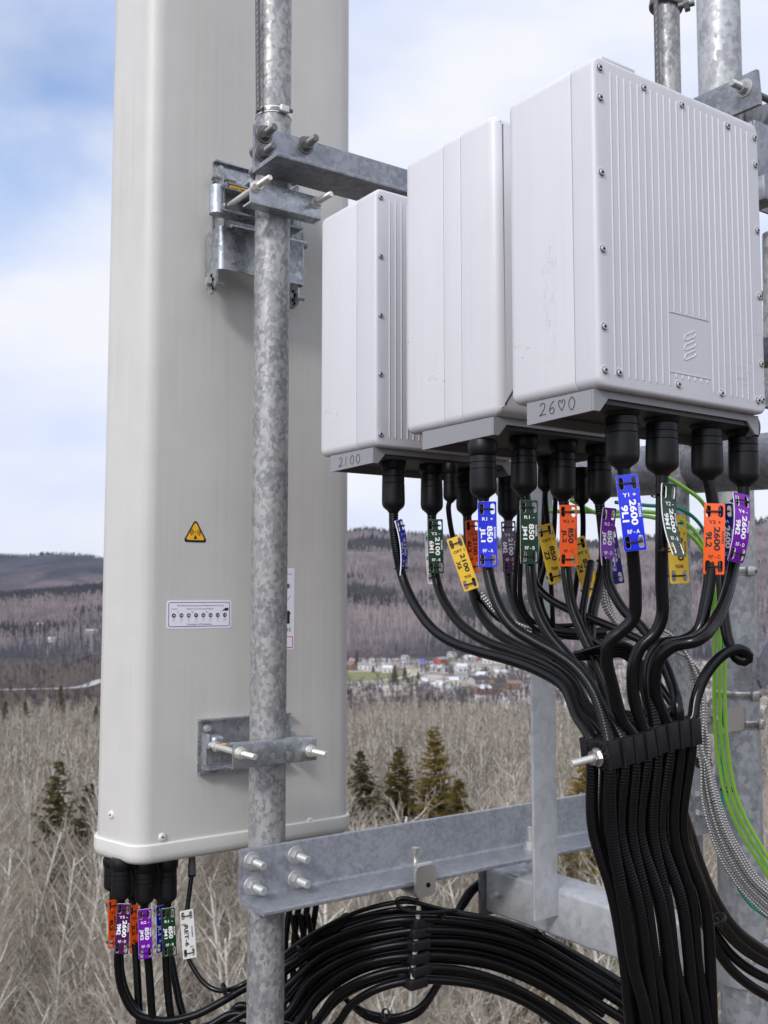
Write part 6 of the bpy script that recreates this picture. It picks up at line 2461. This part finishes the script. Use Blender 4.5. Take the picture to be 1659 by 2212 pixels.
VIL = [(150, 225, 78, 'wall_white', 'roof_grey', 'long white house with grey roof above the green field, by the antenna edge', 1),
       (60, 228, 52, 'wall_brown', 'roof_brown', 'brown shed touching the antenna edge above the green field', 1),
       (330, 250, 70, 'wall_white', 'roof_white', 'white bungalow with white roof right of the green field', 1),
       (472, 195, 44, 'wall_white', 'roof_grey', 'small white gabled house at the wood edge left of the blue roof', 2),
       (522, 258, 62, 'wall_cream', 'roof_grey', 'pale cream house below the blue roofed one', 1),
       (592, 200, 44, 'wall_grey', 'roof_blue', 'grey house with a bright blue roof', 1),
       (652, 190, 60, 'wall_grey', 'roof_dark', 'grey house with a black roof beside the blue roofed one', 1),
       (745, 180, 84, 'wall_red', 'roof_grey', 'long red house under the trees', 1),
       (830, 135, 54, 'wall_white', 'roof_grey', 'white house highest up beside the cables', 1),
       (965, 162, 96, 'wall_white', 'roof_white', 'long white building left of the small red hut', 1),
       (1052, 150, 46, 'wall_red', 'roof_white', 'small bright red hut with white roof', 1),
       (1140, 178, 150, 'wall_white', 'roof_white', 'longest white building with a row of dark windows', 1),
       (712, 246, 72, 'wall_white', 'roof_white', 'low white house below the long red house', 1),
       (800, 256, 56, 'wall_white', 'roof_grey', 'white house with grey roof left of the big white gable', 1),
       (900, 272, 78, 'wall_white', 'roof_white', 'tall white gabled house in the middle of the village', 2),
       (905, 305, 74, 'wall_grey', 'roof_grey', 'grey house just below the tall white gable', 1),
       (1060, 305, 64, 'wall_white', 'roof_white', 'white roofed house above the long dark roof', 1),
       (1035, 340, 150, 'wall_grey', 'roof_dark', 'wide house with a long dark roof', 1),
       (1172, 355, 78, 'wall_brown', 'roof_dark', 'brown house with black roof right of the long dark roof', 1),
       (1205, 285, 92, 'wall_white', 'roof_white', 'white house by the dark trees on the right', 1),
       (1312, 282, 84, 'wall_white', 'roof_grey', 'white house with grey roof beside the flat post', 1),
       (1392, 222, 62, 'wall_red', 'roof_red', 'red house beside the flat post', 1),
       (845, 352, 66, 'wall_cream', 'roof_white', 'cream house with white roof below the grey one', 1),
       (745, 388, 88, 'wall_white', 'roof_white', 'long low white house at the near side of the village', 1),
       (622, 360, 54, 'wall_grey', 'roof_white', 'small grey house with white roof among the bare trees', 1),
       (858, 420, 140, 'wall_grey', 'roof_green', 'large barn with grey green roof at the near edge', 1),
       (1062, 415, 110, 'wall_brown', 'roof_white', 'brown house with white roof beside the pale yard', 1),
       (1180, 405, 84, 'wall_brown', 'roof_dark', 'black roofed house beside the pale yard', 1),
       (1292, 378, 92, 'wall_brown', 'roof_brown', 'brown roofed house left of the flat post', 1),
       (1640, 395, 70, 'wall_white', 'roof_white', 'white house right of the flat post', 1)]
for x, y, w, wl, rf, lb, st in VIL:
    dx, dy = Zv(x, y)
    house(dx, dy, w * 0.2813, wl, rf, 'distant ' + lb, storeys=st)
for dx, dy, w, lb in ((112, 1387, 13, 'distant white farmhouse lower left of the three on the left hillside'), (196, 1369, 26, 'distant long white farmhouse on the left hillside by the antenna'),
                      (86, 1355, 14, 'distant small pale farmhouse highest on the left hillside')):
    house(dx, dy, w, 'wall_white', 'roof_white', lb, depth=7, storeys=1)
# village trees
for i, (x, y, h, lb) in enumerate(((390, 325, 130, 'tall dark conifer standing beside the green field in the village'), (470, 300, 90, 'dark tree between the green field and the cream house'),
                                   (1290, 270, 95, 'broad dark conifer at the right of the village'), (1250, 270, 80, 'dark conifer left of its broader neighbour in the village'),
                                   (100, 190, 110, 'dark conifer above the long white house'), (225, 250, 50, 'small dark conifer on the green field'), (570, 305, 60, 'small dark conifer below the cream house'),
                                   (1085, 265, 60, 'small dark tree beside the white roofed house'), (1010, 330, 40, 'small dark tree by the long dark roof'))):
    p = ground_hit(*Zv(x, y))
    hm = h * 0.2813 / F * p.y
    (tv, tq), (nv, nq) = conifer(80 + i, hm, 0.34, 0.2, 0.5)
    root = thing('conifer', lb, 'tree', p, prng.uniform(0, 6), 'dark trees in the village')
    for nm, v_, q_, mm in (('trunk', tv, tq, 'bark_brown'), ('crown', nv, nq, 'needles_dark')):
        o = bpy.data.objects.new(nm, np_mesh(nm, v_, q_, [mm]))
        COL.objects.link(o)
        o.parent = root
# bare trees between the houses
vp = []
for k in range(3400):
    az = prng.uniform(-0.05, AZL)
    rr = prng.uniform(470, 1100)
    vp.append((rr * math.sin(az), rr * math.cos(az)))
for k in range(1500):
    az = prng.uniform(-AZL - 0.05, -0.05)
    rr = prng.uniform(560, 1100)
    vp.append((rr * math.sin(az), rr * math.cos(az)))
vp = np.array(vp)
nz_ = fnoise(vp[:, 0], vp[:, 1], 160, 7)
rv_ = np.hypot(vp[:, 0], vp[:, 1])
kp = (nz_ > -0.15) | (vp[:, 0] < -100) | (rv_ < 560)
vp = vp[kp]
scatter('valley_woods', 'bare trees scattered between the houses and along the valley floor', np.c_[vp, ground_z(vp[:, 0], vp[:, 1])], [spindle(50 + i, (8, 5, 10, 4, 7)[i], (2.0, 2.6, 2.0, 2.4, 2.2)[i], 16, 0.11) for i in range(5)], ['wood_far'], 0.7, 1.2, 12)


def strip(name, label, pts, width, material):
    c = []
    P3 = [ground_hit(*p) for p in pts]
    cc, s = spline(P3, 12.0)
    V = []
    for k in range(len(cc)):
        t = cc[min(k + 1, len(cc) - 1)] - cc[max(k - 1, 0)]
        n = np.array([-t[1], t[0], 0])
        n /= np.linalg.norm(n)
        for sgn in (-1, 1):
            q_ = cc[k] + n * sgn * width / 2
            V.append((q_[0], q_[1], float(ground_z(q_[0], q_[1])) + 0.35))
    Q = [(2 * k, 2 * k + 1, 2 * k + 3, 2 * k + 2) for k in range(len(cc) - 1)]
    ob = bpy.data.objects.new(name, np_mesh(name, np.array(V), np.array(Q), [material]))
    COL.objects.link(ob)
    ob['kind'] = 'structure'
    ob['label'] = label


mat('road_pale', (0.42, 0.41, 0.40), 0.9)
strip('road', 'pale road along the valley floor at the left', [(-60, 1492), (60, 1490), (140, 1488), (215, 1472), (260, 1462)], 9, 'road_pale')
strip('road', 'pale road through the village', [(740, 1478), (850, 1468), (960, 1448), (1080, 1440), (1200, 1446)], 7, 'road_pale')

# ------------------------------------------------------------------ air
if True:
    hz = bpy.data.materials.new('haze')
    hz.use_nodes = True
    nt = hz.node_tree
    nt.nodes.clear()
    out = nt.nodes.new('ShaderNodeOutputMaterial')
    pv = nt.nodes.new('ShaderNodeVolumePrincipled')
    pv.inputs['Color'].default_value = (0.70, 0.77, 1.0, 1)
    pv.inputs['Density'].default_value = 0.000024
    pv.inputs['Anisotropy'].default_value = 0.0
    nt.links.new(pv.outputs[0], out.inputs['Volume'])
    MATS['haze'] = hz
    zlo, zhi = float(GZ.min()) - 1.0, float(max(GZ.max(), 2.0)) + 25
    m = MB().box((-12600, -12600, zlo), (12600, 12600, zhi))
    o = m.build('haze', 'haze', smooth=False)
    o['kind'] = 'stuff'
    o['label'] = 'thin bluish air over the valley'
